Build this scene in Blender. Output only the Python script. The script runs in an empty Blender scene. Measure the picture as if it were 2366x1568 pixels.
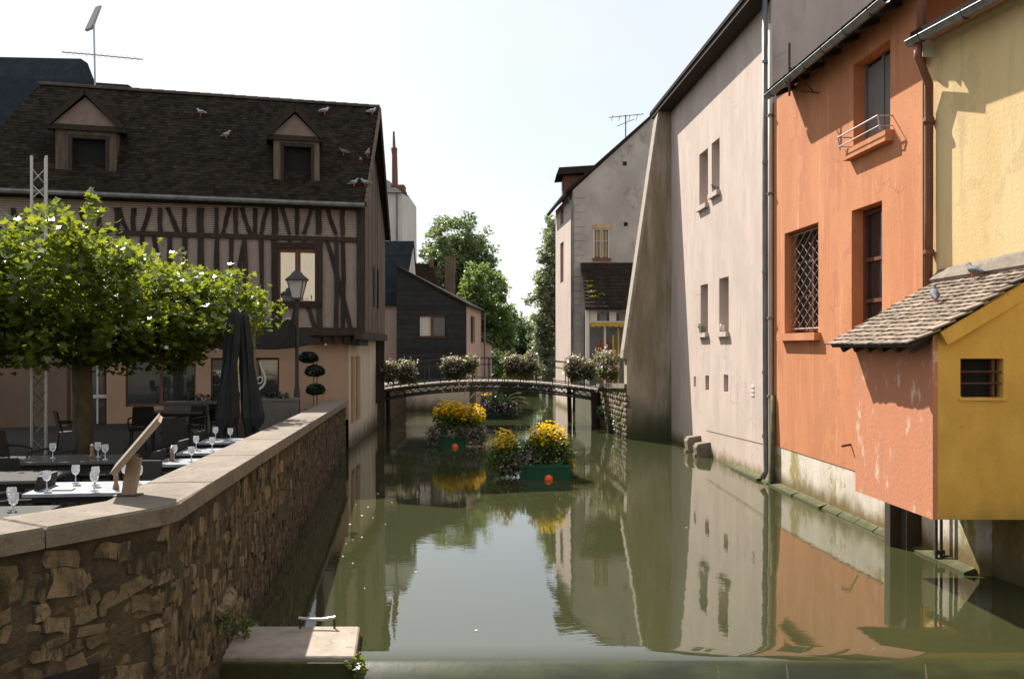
import bpy, math, random
import numpy as np
from mathutils import Vector, Matrix, Quaternion
random.seed(11)
RNG = np.random.default_rng(5)
S = bpy.context.scene
COL = S.collection

# ------------------------------------------------------------------ camera, sky, sun, exposure
cam_d = bpy.data.cameras.new('camera')
cam = bpy.data.objects.new('camera', cam_d)
COL.objects.link(cam)
cam.location = (0, 0, 3)
cam.rotation_euler = (math.radians(90), 0, 0)
cam_d.sensor_width = 36
cam_d.lens = 32
cam_d.shift_y = 0.0068
cam_d.clip_start = 0.1
cam_d.clip_end = 2000
S.camera = cam

SUN_FROM = Vector((-1, 1.7, 1.9)).normalized()
W = bpy.data.worlds.new('World')
S.world = W
W.use_nodes = True
nt = W.node_tree
nt.nodes.clear()
sky = nt.nodes.new('ShaderNodeTexSky')
sky.sky_type = 'NISHITA'
sky.sun_disc = False
sky.sun_elevation = math.asin(SUN_FROM.z)
sky.sun_rotation = math.atan2(SUN_FROM.x, SUN_FROM.y)
sky.air_density = 1.0
sky.dust_density = 1.3
sky.ozone_density = 1.0
bg = nt.nodes.new('ShaderNodeBackground')
bg.inputs['Strength'].default_value = 0.076
wo = nt.nodes.new('ShaderNodeOutputWorld')
veil = nt.nodes.new('ShaderNodeMix'); veil.data_type = 'RGBA'          # thin high cloud over the whole sky
vn = nt.nodes.new('ShaderNodeTexNoise'); vn.inputs['Scale'].default_value = 2.2; vn.inputs['Detail'].default_value = 7
vt = nt.nodes.new('ShaderNodeTexCoord'); nt.links.new(vt.outputs['Generated'], vn.inputs['Vector'])
vr = nt.nodes.new('ShaderNodeMapRange'); vr.inputs['From Min'].default_value = .3; vr.inputs['From Max'].default_value = .7
vr.inputs['To Min'].default_value = .5; vr.inputs['To Max'].default_value = .92
nt.links.new(vn.outputs['Fac'], vr.inputs['Value']); nt.links.new(vr.outputs[0], veil.inputs['Factor'])
nt.links.new(sky.outputs[0], veil.inputs[6]); veil.inputs[7].default_value = (6.6, 6.75, 6.9, 1)
nt.links.new(veil.outputs[2], bg.inputs[0])
nt.links.new(bg.outputs[0], wo.inputs[0])

sun_d = bpy.data.lights.new('sun', 'SUN')
sun_d.energy = 5.0
sun_d.angle = math.radians(0.5)
sun_d.color = (1.0, 0.93, 0.82)
sun = bpy.data.objects.new('sun', sun_d)
sun.rotation_euler = (-SUN_FROM).to_track_quat('-Z', 'Y').to_euler()
sun.location = (-30, 36, 50)
COL.objects.link(sun)
S.view_settings.view_transform = 'Standard'
S.view_settings.look = 'None'
S.view_settings.gamma = 1
S.view_settings.use_curve_mapping = False
S.view_settings.exposure = 1.02
try:
    S.cycles.max_bounces = 8
    S.cycles.diffuse_bounces = 4
    S.cycles.caustics_reflective = False
    S.cycles.caustics_refractive = False
    S.cycles.use_denoising = True
except Exception:
    pass

# ------------------------------------------------------------------ measuring helpers (survey of the photograph)
F, CX, HY, EYE = 2102.0, 1182.5, 800.0, 3.0
def V(*a): return Vector(a)
def P(x, y, Y): return V((x - CX) * Y / F, Y, EYE - (y - HY) * Y / F)
def G(x, y, z=0.0): return P(x, y, (EYE - z) * F / (y - HY))

class Pl:
    """vertical wall plane from a to b (left to right as seen), normal towards the viewer"""
    def __init__(s, a, b):
        s.a = V(a[0], a[1], 0); b = V(b[0], b[1], 0)
        s.L = (b - s.a).length; s.U = (b - s.a) / s.L
        s.N = V(s.U.y, -s.U.x, 0)
    def pt(s, u, z, o=0.0): return s.a + s.U * u + s.N * o + V(0, 0, z)
    def u(s, x):
        r = (x - CX) / F
        # a.x+u*U.x = r*(a.y+u*U.y)
        return (r * s.a.y - s.a.x) / (s.U.x - r * s.U.y)
    def px(s, x, y):
        u = s.u(x); Y = s.a.y + s.U.y * u
        return u, EYE - (y - HY) * Y / F
    def off(s, o): 
        a = s.a + s.N * o; b = a + s.U * s.L
        return Pl((a.x, a.y), (b.x, b.y))
    def rect(s, x0, x1, y0, y1):
        u0, za = s.px(x0, y0); u1, zb = s.px(x1, y0)
        _, zc = s.px(x0, y1); _, zd = s.px(x1, y1)
        return u0, u1, (zc + zd) / 2, (za + zb) / 2

# ------------------------------------------------------------------ mesh and object helpers
ORG = {}
def tag(o, label=None, cat=None, group=None, kind=None):
    if label: o['label'] = label
    if cat: o['category'] = cat
    if group: o['group'] = group
    if kind: o['kind'] = kind
    return o
def thing(name, label, cat, loc=(0, 0, 0), group=None):
    o = bpy.data.objects.new(name, None)
    o.location = loc; o.empty_display_size = 0.2
    COL.objects.link(o); ORG[o.name] = Vector(loc)
    return tag(o, label, cat, group)
def link_mesh(me, name, parent, base, label=None, kind=None):
    o = bpy.data.objects.new(name, me)
    COL.objects.link(o)
    if parent is not None: o.parent = parent
    else: o.location = base
    ORG[o.name] = Vector(base)
    if label: o['label'] = label
    if kind: o['kind'] = kind
    return o
class MB:
    def __init__(s): s.v = []; s.f = []
    def add(s, vs, fs):
        n = len(s.v); s.v += [tuple(p) for p in vs]; s.f += [tuple(i + n for i in f) for f in fs]
    def poly(s, *p): s.add(p, [tuple(range(len(p)))])
    def b8(s, p): s.add(p, [(0, 3, 2, 1), (4, 5, 6, 7), (0, 1, 5, 4), (1, 2, 6, 5), (2, 3, 7, 6), (3, 0, 4, 7)])
    def box(s, x0, x1, y0, y1, z0, z1):
        s.b8([(x0, y0, z0), (x1, y0, z0), (x1, y1, z0), (x0, y1, z0), (x0, y0, z1), (x1, y0, z1), (x1, y1, z1), (x0, y1, z1)])
    def pbox(s, pl, u0, u1, z0, z1, o0, o1):
        s.b8([pl.pt(u0, z0, o1), pl.pt(u1, z0, o1), pl.pt(u1, z0, o0), pl.pt(u0, z0, o0),
              pl.pt(u0, z1, o1), pl.pt(u1, z1, o1), pl.pt(u1, z1, o0), pl.pt(u0, z1, o0)])
    def pprism(s, pl, uz, o0, o1):
        n = len(uz)
        vs = [pl.pt(u, z, o1) for u, z in uz] + [pl.pt(u, z, o0) for u, z in uz]
        fs = [tuple(range(n)), tuple(range(2 * n - 1, n - 1, -1))] + [(i, n + i, n + (i + 1) % n, (i + 1) % n) for i in range(n)]
        s.add(vs, fs)
    def prism(s, pts, d):
        n = len(pts); d = Vector(d); pts = [Vector(p) for p in pts]
        s.add(pts + [p + d for p in pts], [tuple(range(n)), tuple(range(2 * n - 1, n - 1, -1))] + [(i, n + i, n + (i + 1) % n, (i + 1) % n) for i in range(n)])
    def beam(s, p, q, w, h, up=(0, 0, 1)):
        p = Vector(p); q = Vector(q); d = (q - p).normalized(); up = Vector(up)
        sx = d.cross(up)
        if sx.length < 1e-4: sx = d.cross(V(1, 0, 0))
        sx.normalize(); sy = sx.cross(d)
        a, b = sx * w / 2, sy * h / 2
        s.b8([p - a - b, p + a - b, p + a + b, p - a + b, q - a - b, q + a - b, q + a + b, q - a + b])
    def tube(s, pts, r, n=8, cap=True):
        pts = [Vector(p) for p in pts]; m = len(pts)
        rs = r if isinstance(r, (list, tuple)) else [r] * m
        ref = None; vs = []; fs = []
        for i, p in enumerate(pts):
            d = (pts[min(i + 1, m - 1)] - pts[max(i - 1, 0)]).normalized()
            if ref is None:
                ref = d.cross(V(0, 0, 1))
                if ref.length < 1e-3: ref = d.cross(V(0, 1, 0))
            x = (ref - d * ref.dot(d)).normalized(); ref = x; y = d.cross(x)
            for k in range(n):
                a = 2 * math.pi * k / n
                vs.append(p + (x * math.cos(a) + y * math.sin(a)) * rs[i])
        for i in range(m - 1):
            for k in range(n):
                k2 = (k + 1) % n
                fs.append((i * n + k, i * n + k2, (i + 1) * n + k2, (i + 1) * n + k))
        if cap: fs += [tuple(range(n - 1, -1, -1)), tuple(range((m - 1) * n, m * n))]
        s.add(vs, fs)
    def lathe(s, c, prof, n=12, cap=True):
        c = Vector(c)
        vs = [c + V(r * math.cos(2 * math.pi * k / n), r * math.sin(2 * math.pi * k / n), z) for r, z in prof for k in range(n)]
        m = len(prof); fs = []
        for i in range(m - 1):
            for k in range(n):
                k2 = (k + 1) % n
                fs.append((i * n + k, i * n + k2, (i + 1) * n + k2, (i + 1) * n + k))
        if cap: fs += [tuple(range(n - 1, -1, -1)), tuple(range((m - 1) * n, m * n))]
        s.add(vs, fs)
    def wall(s, pl, u0, u1, z0, z1, holes=(), o=0.0, back=None):
        """front sheet with rectangular openings (u0,u1,z0,z1,depth) and their reveals"""
        us = sorted({u0, u1, *[h[0] for h in holes], *[h[1] for h in holes]})
        zs = sorted({z0, z1, *[h[2] for h in holes], *[h[3] for h in holes]})
        us = [u for u in us if u0 <= u <= u1]; zs = [z for z in zs if z0 <= z <= z1]
        for i in range(len(us) - 1):
            for j in range(len(zs) - 1):
                cu, cz = (us[i] + us[i + 1]) / 2, (zs[j] + zs[j + 1]) / 2
                if any(h[0] < cu < h[1] and h[2] < cz < h[3] for h in holes): continue
                s.poly(pl.pt(us[i], zs[j], o), pl.pt(us[i + 1], zs[j], o), pl.pt(us[i + 1], zs[j + 1], o), pl.pt(us[i], zs[j + 1], o))
        for a, b, c, d, dep in holes:
            q = o - dep
            for p0, p1 in (((a, c), (b, c)), ((b, c), (b, d)), ((b, d), (a, d)), ((a, d), (a, c))):
                s.poly(pl.pt(*p0, o), pl.pt(*p1, o), pl.pt(*p1, q), pl.pt(*p0, q))
    def build(s, name, mat, parent=None, loc=None, smooth=False, kind=None, label=None):
        base = ORG[parent.name] if parent is not None else Vector(loc if loc is not None else (0, 0, 0))
        me = bpy.data.meshes.new(name)
        me.from_pydata([(p[0] - base.x, p[1] - base.y, p[2] - base.z) for p in s.v], [], s.f)
        me.materials.append(mat)
        if smooth:
            me.polygons.foreach_set('use_smooth', [True] * len(me.polygons))
        me.update()
        return link_mesh(me, name, parent, base, label, kind)
def inst(me, name, parent, loc, rot=None, scale=(1, 1, 1), kind=None):
    """one more piece from shared mesh data; loc in world, rot a Quaternion/Euler"""
    o = bpy.data.objects.new(name, me)
    COL.objects.link(o)
    o.parent = parent
    q = rot if rot is not None else Quaternion()
    o.matrix_local = Matrix.LocRotScale(Vector(loc) - ORG[parent.name], q, Vector(scale))
    ORG[o.name] = ORG[parent.name]
    if kind: o['kind'] = kind
    return o
def copy_tree(root, loc, rz, label=None, group=None):
    r = root.copy(); COL.objects.link(r); r.location = loc; r.rotation_euler = (0, 0, rz)
    ORG[r.name] = Vector(loc)
    if label: r['label'] = label
    if group: r['group'] = group
    for ch in list(root.children):
        c = ch.copy(); COL.objects.link(c); c.parent = r
        for g in list(ch.children):
            d = g.copy(); COL.objects.link(d); d.parent = c
    return r
def frame_from(x, y, z):
    return Matrix((x, y, z)).transposed().to_quaternion()

# leaves ------------------------------------------------------------
DIAMOND = np.array([(-.5, 0), (0, -.28), (.5, 0), (0, .28)])
def star(n=5, r0=.5, r1=.24):
    out = []
    for k in range(n):
        a = math.radians(-100 + 200 * k / (n - 1)); b = a + math.radians(100 / (n - 1))
        q = r0 * (1 if k == n // 2 else .82)
        out.append((q * math.cos(a), q * math.sin(a)))
        if k < n - 1: out.append((r1 * math.cos(b), r1 * math.sin(b)))
    out.append((-.18, .12)); out.append((-.18, -.12))
    return np.array(out)
STAR = star()
def leaf_data(name, pts, size, shape, mat, up=.4, jit=.35):
    pts = np.asarray(pts, float); n = len(pts); k = len(shape)
    nr = RNG.normal(size=(n, 3)); nr /= np.linalg.norm(nr, axis=1)[:, None]
    nr[:, 2] = np.abs(nr[:, 2]) + up; nr /= np.linalg.norm(nr, axis=1)[:, None]
    t = RNG.normal(size=(n, 3)); t -= nr * (t * nr).sum(1)[:, None]; t /= np.linalg.norm(t, axis=1)[:, None]
    b = np.cross(nr, t)
    sz = size * (1 + jit * (RNG.random(n) * 2 - 1))
    fold = np.abs(shape[:, 1])[None, :, None] * nr[:, None, :] * .45
    vs = pts[:, None, :] + sz[:, None, None] * (shape[None, :, 0:1] * t[:, None, :] + shape[None, :, 1:2] * b[:, None, :] + fold)
    me = bpy.data.meshes.new(name)
    me.vertices.add(n * k); me.vertices.foreach_set('co', vs.reshape(-1))
    me.loops.add(n * k); me.loops.foreach_set('vertex_index', np.arange(n * k, dtype=np.int32))
    me.polygons.add(n); me.polygons.foreach_set('loop_start', np.arange(0, n * k, k, dtype=np.int32))
    me.materials.append(mat); me.update(calc_edges=True); me.validate()
    return me
def leaf_obj(name, pts, size, shape, mat, parent, up=.4, kind=None, label=None):
    base = np.array(ORG[parent.name])
    me = leaf_data(name, np.asarray(pts) - base, size, shape, mat, up)
    return link_mesh(me, name, parent, Vector(base), label, kind)
def blob_pts(c, r, n, pw=.45):
    d = RNG.normal(size=(n, 3)); d /= np.linalg.norm(d, axis=1)[:, None]
    return np.array(c) + d * (RNG.random(n) ** pw)[:, None] * np.array(r)
def cluster_pts(c, r, nc, per, cr, pw=.4):
    cs = blob_pts(c, r, nc, pw)
    return np.concatenate([blob_pts(q, (cr * RNG.uniform(.6, 1.3),) * 2 + (cr * RNG.uniform(.5, .9),), per, .6) for q in cs])

# ------------------------------------------------------------------ materials
def M(name, c1, c2=None, sc=(1.5, 1.5, 1.5), lo=.35, hi=.65, rough=.9, bump=0.0, bsc=40.0, spec=.3, metal=0.0,
      c3=None, sc3=(4, 4, 4), t3=(.55, .65), randv=0.0, island=0.0, patch=None, crack=None, moss=None, trans=0.0, alpha=1.0, bdist=.02, fine=0.0):
    m = bpy.data.materials.new(name); m.use_nodes = True
    t = m.node_tree; nd = t.nodes; L = t.links
    b = nd['Principled BSDF']
    b.inputs['Roughness'].default_value = rough
    b.inputs['Metallic'].default_value = metal
    b.inputs['Specular IOR Level'].default_value = spec
    g = nd.new('ShaderNodeNewGeometry')
    def noise(scale, det=5, r=.6):
        mp = nd.new('ShaderNodeVectorMath'); mp.operation = 'MULTIPLY'; mp.inputs[1].default_value = scale
        L.new(g.outputs['Position'], mp.inputs[0])
        n = nd.new('ShaderNodeTexNoise'); n.inputs['Scale'].default_value = 1; n.inputs['Detail'].default_value = det; n.inputs['Roughness'].default_value = r
        L.new(mp.outputs[0], n.inputs['Vector']); return n.outputs['Fac']
    def step(fac, a, c):
        r = nd.new('ShaderNodeMapRange'); r.interpolation_type = 'SMOOTHSTEP'
        r.inputs['From Min'].default_value = a; r.inputs['From Max'].default_value = c
        L.new(fac, r.inputs['Value']); return r.outputs['Result']
    def mix(f, a, c, mode='MIX'):
        x = nd.new('ShaderNodeMix'); x.data_type = 'RGBA'; x.blend_type = mode
        if isinstance(f, float): x.inputs['Factor'].default_value = f
        else: L.new(f, x.inputs['Factor'])
        for i, q in ((6, a), (7, c)):
            if isinstance(q, tuple): x.inputs[i].default_value = (*q, 1)
            else: L.new(q, x.inputs[i])
        return x.outputs[2]
    col = c1
    if c2: col = mix(step(noise(sc), lo, hi), c1, c2)
    if c3: col = mix(step(noise(sc3, 8, .7), *t3), col, c3)
    if patch:
        pc, ps, pt, pf = patch
        s1 = step(noise((ps, ps, ps * .8), 9, .62), pt, pt + .018)
        mm_ = nd.new('ShaderNodeMath'); mm_.operation = 'MULTIPLY'; L.new(s1, mm_.inputs[0]); mm_.inputs[1].default_value = pf
        col = mix(mm_.outputs[0], col, pc)
    if crack:
        cs, cf = crack
        nn_ = nd.new('ShaderNodeTexNoise'); nn_.inputs['Scale'].default_value = 1.7; nn_.inputs['Detail'].default_value = 7; L.new(g.outputs['Position'], nn_.inputs['Vector'])
        va = nd.new('ShaderNodeVectorMath'); va.operation = 'MULTIPLY_ADD'; L.new(nn_.outputs['Color'], va.inputs[0]); va.inputs[1].default_value = (.7, .7, .7); L.new(g.outputs['Position'], va.inputs[2])
        vo = nd.new('ShaderNodeTexVoronoi'); vo.feature = 'DISTANCE_TO_EDGE'; vo.inputs['Scale'].default_value = cs; L.new(va.outputs[0], vo.inputs['Vector'])
        s2 = step(vo.outputs['Distance'], .007, .0015); s3 = step(noise((.6, .6, .6), 2), .50, .58)
        mc_ = nd.new('ShaderNodeMath'); mc_.operation = 'MULTIPLY'; L.new(s2, mc_.inputs[0]); L.new(s3, mc_.inputs[1])
        md_ = nd.new('ShaderNodeMath'); md_.operation = 'MULTIPLY'; L.new(mc_.outputs[0], md_.inputs[0]); md_.inputs[1].default_value = cf
        col = mix(md_.outputs[0], col, (.06, .045, .035))
    if fine:
        n = noise((60, 60, 60), 3); r = nd.new('ShaderNodeMapRange')
        r.inputs['To Min'].default_value = 1 - fine; r.inputs['To Max'].default_value = 1 + fine
        L.new(n, r.inputs['Value'])
        cb = nd.new('ShaderNodeCombineColor')
        for i in range(3): L.new(r.outputs[0], cb.inputs[i])
        col = mix(1.0, col, cb.outputs[0], 'MULTIPLY')
    if moss:
        mc, z0, z1, ns, sl = moss
        sp = nd.new('ShaderNodeSeparateXYZ'); L.new(g.outputs['Position'], sp.inputs[0])
        n = noise((ns, ns, ns * .6), 6)
        ad = nd.new('ShaderNodeMath'); ad.operation = 'MULTIPLY_ADD'; L.new(n, ad.inputs[0]); ad.inputs[1].default_value = sl; L.new(sp.outputs['Z'], ad.inputs[2])
        col = mix(step(ad.outputs[0], z1 + sl * .5, z0 + sl * .5), col, mc)
    if randv:
        oi = nd.new('ShaderNodeObjectInfo'); r = nd.new('ShaderNodeMapRange')
        r.inputs['To Min'].default_value = 1 - randv; r.inputs['To Max'].default_value = 1 + randv
        L.new(oi.outputs['Random'], r.inputs['Value'])
        cb = nd.new('ShaderNodeCombineColor')
        for i in range(3): L.new(r.outputs[0], cb.inputs[i])
        col = mix(1.0, col, cb.outputs[0], 'MULTIPLY')
    if island:
        r = nd.new('ShaderNodeMapRange'); r.inputs['To Min'].default_value = 1 - island; r.inputs['To Max'].default_value = 1 + island
        L.new(g.outputs['Random Per Island'], r.inputs['Value'])
        cb = nd.new('ShaderNodeCombineColor')
        for i in range(3): L.new(r.outputs[0], cb.inputs[i])
        col = mix(1.0, col, cb.outputs[0], 'MULTIPLY')
    if isinstance(col, tuple): b.inputs['Base Color'].default_value = (*col, 1)
    else: L.new(col, b.inputs['Base Color'])
    if bump:
        bp = nd.new('ShaderNodeBump'); bp.inputs['Strength'].default_value = bump; bp.inputs['Distance'].default_value = bdist
        L.new(noise((bsc, bsc, bsc), 6, .65), bp.inputs['Height']); L.new(bp.outputs[0], b.inputs['Normal'])
    if trans: b.inputs['Transmission Weight'].default_value = trans
    return m
def leaf_mat(name, c1, c2, tr, gloss=.08, sc=1.2, mixf=.5):
    m = bpy.data.materials.new(name); m.use_nodes = True
    t = m.node_tree; nd = t.nodes; L = t.links; nd.clear()
    g = nd.new('ShaderNodeNewGeometry')
    n = nd.new('ShaderNodeTexNoise'); n.inputs['Scale'].default_value = sc; n.inputs['Detail'].default_value = 4
    L.new(g.outputs['Position'], n.inputs['Vector'])
    ad = nd.new('ShaderNodeMath'); ad.operation = 'MULTIPLY_ADD'; ad.inputs[1].default_value = .5
    L.new(g.outputs['Random Per Island'], ad.inputs[0]); 
    sb = nd.new('ShaderNodeMath'); sb.operation = 'SUBTRACT'; sb.inputs[1].default_value = .25; L.new(n.outputs['Fac'], sb.inputs[0])
    L.new(sb.outputs[0], ad.inputs[2])
    x = nd.new('ShaderNodeMix'); x.data_type = 'RGBA'; L.new(ad.outputs[0], x.inputs['Factor'])
    x.inputs[6].default_value = (*c1, 1); x.inputs[7].default_value = (*c2, 1)
    d = nd.new('ShaderNodeBsdfDiffuse'); L.new(x.outputs[2], d.inputs['Color'])
    tl = nd.new('ShaderNodeBsdfTranslucent')
    tm = nd.new('ShaderNodeMix'); tm.data_type = 'RGBA'; tm.blend_type = 'MULTIPLY'; tm.inputs['Factor'].default_value = 1
    L.new(x.outputs[2], tm.inputs[6]); tm.inputs[7].default_value = (*tr, 1); L.new(tm.outputs[2], tl.inputs['Color'])
    m1 = nd.new('ShaderNodeMixShader'); m1.inputs[0].default_value = mixf; L.new(d.outputs[0], m1.inputs[1]); L.new(tl.outputs[0], m1.inputs[2])
    gl = nd.new('ShaderNodeBsdfGlossy'); gl.inputs['Roughness'].default_value = .35; gl.inputs['Color'].default_value = (.9, .95, 1, 1)
    m2 = nd.new('ShaderNodeMixShader'); m2.inputs[0].default_value = gloss; L.new(m1.outputs[0], m2.inputs[1]); L.new(gl.outputs[0], m2.inputs[2])
    o = nd.new('ShaderNodeOutputMaterial'); L.new(m2.outputs[0], o.inputs[0])
    return m
def brick_mat(name, chevron):
    """thin brick nogging: horizontal courses, or herringbone zigzags"""
    m = M(name, (.265, .195, .16), (.21, .15, .125), sc=(5, 5, 5), rough=.9)
    t = m.node_tree; nd = t.nodes; L = t.links; b = nd['Principled BSDF']
    g = nd.new('ShaderNodeNewGeometry'); sp = nd.new('ShaderNodeSeparateXYZ'); L.new(g.outputs['Position'], sp.inputs[0])
    h = sp.outputs['Z']
    if chevron:
        pp = nd.new('ShaderNodeMath'); pp.operation = 'PINGPONG'; pp.inputs[1].default_value = .16; L.new(sp.outputs['X'], pp.inputs[0])
        ad = nd.new('ShaderNodeMath'); ad.operation = 'ADD'; L.new(pp.outputs[0], ad.inputs[0]); L.new(h, ad.inputs[1]); h = ad.outputs[0]
    dv = nd.new('ShaderNodeMath'); dv.operation = 'DIVIDE'; dv.inputs[1].default_value = .062; L.new(h, dv.inputs[0])
    fr = nd.new('ShaderNodeMath'); fr.operation = 'FRACT'; L.new(dv.outputs[0], fr.inputs[0])
    r = nd.new('ShaderNodeMapRange'); r.inputs['From Min'].default_value = .28; r.inputs['From Max'].default_value = .4; L.new(fr.outputs[0], r.inputs['Value'])
    x = nd.new('ShaderNodeMix'); x.data_type = 'RGBA'; L.new(r.outputs[0], x.inputs['Factor'])
    old = b.inputs['Base Color'].links[0].from_socket
    x.inputs[6].default_value = (.48, .42, .37, 1); L.new(old, x.inputs[7]); L.new(x.outputs[2], b.inputs['Base Color'])
    bp = nd.new('ShaderNodeBump'); bp.inputs['Strength'].default_value = .5; bp.inputs['Distance'].default_value = .008
    L.new(r.outputs[0], bp.inputs['Height']); L.new(bp.outputs[0], b.inputs['Normal'])
    return m

m_beige = M('beige_plaster', (.585, .475, .42), (.51, .41, .36), sc=(1.6, 1.6, .5), bump=.25, bsc=26, c3=(.45, .36, .30), sc3=(6, 6, .4), t3=(.52, .74), fine=.13, moss=((.17, .14, .05), .0, .35, 3, .5), patch=((.47, .39, .345), .75, .575, .5), crack=(.42, .22))
m_grey = M('grey_render', (.47, .415, .37), (.36, .325, .295), sc=(.9, .9, .6), bump=.3, bsc=15, c3=(.25, .225, .205), sc3=(.8, .8, .6), t3=(.52, .68), fine=.2)
m_butt = M('buttress_render', (.43, .34, .27), (.24, .19, .125), sc=(1.6, 1.6, .3), bump=.35, bsc=12, c3=(.15, .14, .085), sc3=(2.2, 2.2, .2), t3=(.53, .68), fine=.12, moss=((.06, .065, .03), .2, 1.6, 2, .9))
m_orange = M('orange_plaster', (.56, .232, .108), (.495, .19, .085), sc=(1.7, 1.7, .5), bump=.28, bsc=24, c3=(.68, .31, .17), sc3=(5.5, 5.5, .45), t3=(.52, .74), fine=.14, patch=((.44, .17, .085), .9, .575, .5), crack=(.5, .24))
m_orange_worn = M('worn_orange_plaster', (.555, .22, .115), (.51, .215, .125), sc=(3, 3, 1), bump=.35, bsc=18, c3=(.72, .48, .36), sc3=(4, 4, 2.2), t3=(.56, .66), fine=.12)
m_yellow = M('pale_yellow_plaster', (.79, .59, .31), (.72, .51, .245), sc=(1.6, 1.6, .4), bump=.28, bsc=22, c3=(.62, .46, .24), sc3=(5, 5, .4), t3=(.53, .72), fine=.12, patch=((.58, .42, .22), 1.1, .585, .45), crack=(.5, .2))
m_ochre = M('ochre_plaster', (.76, .45, .10), (.64, .37, .08), sc=(1.8, 1.8, 1.2), bump=.3, bsc=28, c3=(.30, .19, .04), sc3=(7, 7, 7), t3=(.66, .74), fine=.12, moss=((.17, .13, .03), .55, 1.25, 3, .6))
m_ochre_shade = M('shade_darkened_ochre', (.26, .18, .08), (.16, .115, .06), sc=(2.5, 2.5, 1.5), bump=.35, bsc=18, fine=.15, moss=((.08, .07, .03), -.1, .4, 3, .4))  # ochre darkened to carry the lean-to's shadow, mossy at the waterline
m_plinth = M('white_limewash', (.66, .60, .52), (.56, .50, .42), sc=(3, 3, 2), bump=.35, bsc=15, c3=(.34, .27, .11), sc3=(1.6, 1.6, 1.2), t3=(.50, .60), fine=.1, moss=((.16, .12, .045), .1, .5, 2.5, .55))
m_ledge = M('mossy_ledge_stone', (.10, .09, .045), (.17, .14, .08), sc=(5, 5, 5), bump=.7, bsc=14, fine=.3, c3=(.16, .15, .03), sc3=(5, 5, 5), t3=(.5, .6), moss=((.05, .052, .02), .02, .14, 5, .1))
m_tile = M('clay_tile', (.26, .20, .155), (.18, .14, .11), sc=(5, 5, 5), bump=.4, bsc=30, randv=.3, c3=(.30, .26, .21), sc3=(9, 9, 9), t3=(.55, .65), fine=.15)
m_dtile = M('dark_old_tile', (.030, .023, .017), (.022, .018, .0145), sc=(2, 2, 2), bump=.4, bsc=25, randv=.2, island=.4, spec=.06, c3=(.055, .045, .026), sc3=(6, 6, 6), t3=(.58, .68), fine=.2)
m_ridge = M('ridge_tile', (.075, .05, .036), (.055, .038, .028), sc=(5, 5, 5), randv=.2)
m_slate = M('blue_slate', (.018, .024, .03), (.026, .032, .037), sc=(3, 3, 3), rough=.85, bump=.3, bsc=20, randv=.2, spec=.05)
m_dark = M('black_cladding', (.018, .019, .02), (.028, .028, .028), sc=(3, 3, 3), rough=.75, randv=.25)
m_timber = M('old_oak', (.042, .031, .023), (.028, .021, .016), sc=(14, 14, 2), bump=.4, bsc=30, rough=.85, randv=.2)
m_board = M('weathered_board', (.15, .112, .08), (.085, .064, .047), sc=(12, 12, 1.2), bump=.3, bsc=30, randv=.2)
m_brickh = brick_mat('brick_courses', False)
m_brickv = brick_mat('herringbone_brick', True)
m_peach = M('peach_plaster', (.40, .27, .18), (.35, .235, .155), sc=(1.2, 1.2, .8), bump=.2, bsc=20, fine=.08)
m_shade_brown = M('shade_brown_plaster', (.17, .115, .08), (.14, .095, .065), sc=(1.2, 1.2, .8), bump=.2, bsc=20)  # plaster with shade put into its colour, for left wall end and chimney
m_cream = M('cream_plaster', (.62, .53, .41), (.54, .45, .34), sc=(1.5, 1.5, .5), bump=.25, bsc=20, fine=.1, c3=(.42, .35, .26), sc3=(3, 3, .6), t3=(.58, .72), moss=((.10, .085, .05), .0, .7, 2.5, .6))
m_white = M('white_wall', (.60, .56, .51), (.52, .485, .44), sc=(1, 1, .6), fine=.08)
m_pink = M('pinkish_wall', (.47, .36, .31), (.40, .31, .27), sc=(1, 1, .6), fine=.1)
m_stone = M('rubble_stone', (.12, .086, .052), (.215, .158, .098), sc=(7, 7, 7), bump=.9, bsc=22, randv=.4, island=.25, fine=.3, c3=(.06, .05, .036), sc3=(9, 9, 3.5), t3=(.50, .60), moss=((.045, .05, .025), -.1, .3, 3, .4))
m_mortar = M('rubble_mortar', (.105, .078, .050), (.055, .042, .029), sc=(6, 6, 4), bump=1.0, bsc=14, bdist=.05, fine=.25)
m_coping = M('coping_stone', (.235, .195, .155), (.18, .15, .12), sc=(2.5, 2.5, 2.5), bump=.7, bsc=30, c3=(.13, .11, .09), sc3=(8, 8, 8), t3=(.52, .66), fine=.35)
m_conc = M('pale_concrete', (.37, .315, .265), (.29, .245, .205), sc=(4, 4, 4), bump=.5, bsc=25, fine=.25, c3=(.20, .17, .14), sc3=(7, 7, 7), t3=(.56, .68))
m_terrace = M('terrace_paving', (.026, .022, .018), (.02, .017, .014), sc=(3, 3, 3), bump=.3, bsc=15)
m_ground = M('bank_ground', (.10, .095, .06), (.07, .075, .045), sc=(.5, .5, .5), bump=.3, bsc=3)
m_bed = M('canal_bed', (.05, .045, .025), (.03, .03, .02), sc=(2, 2, 2))
m_zinc = M('dull_zinc', (.20, .205, .20), (.13, .13, .125), sc=(6, 6, 1.5), rough=.55, metal=.35, spec=.4)
m_weir = M('dark_water_weir', (.040, .048, .016), (.018, .022, .009), sc=(1.2, 3, 6), rough=.35, bump=.12, bsc=8, spec=.35)
m_lpipe = M('cream_painted_pipe', (.52, .44, .36), (.44, .37, .3), sc=(6, 6, 1), rough=.6)
m_brown = M('rust_brown_pipe', (.20, .075, .04), (.14, .055, .03), sc=(6, 6, 2), rough=.55)
m_iron = M('dark_iron', (.03, .03, .03), (.045, .035, .028), sc=(8, 8, 8), rough=.6, spec=.4)
m_rust = M('rusty_iron', (.13, .05, .03), (.09, .04, .03), sc=(8, 8, 8), rough=.8)
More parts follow.
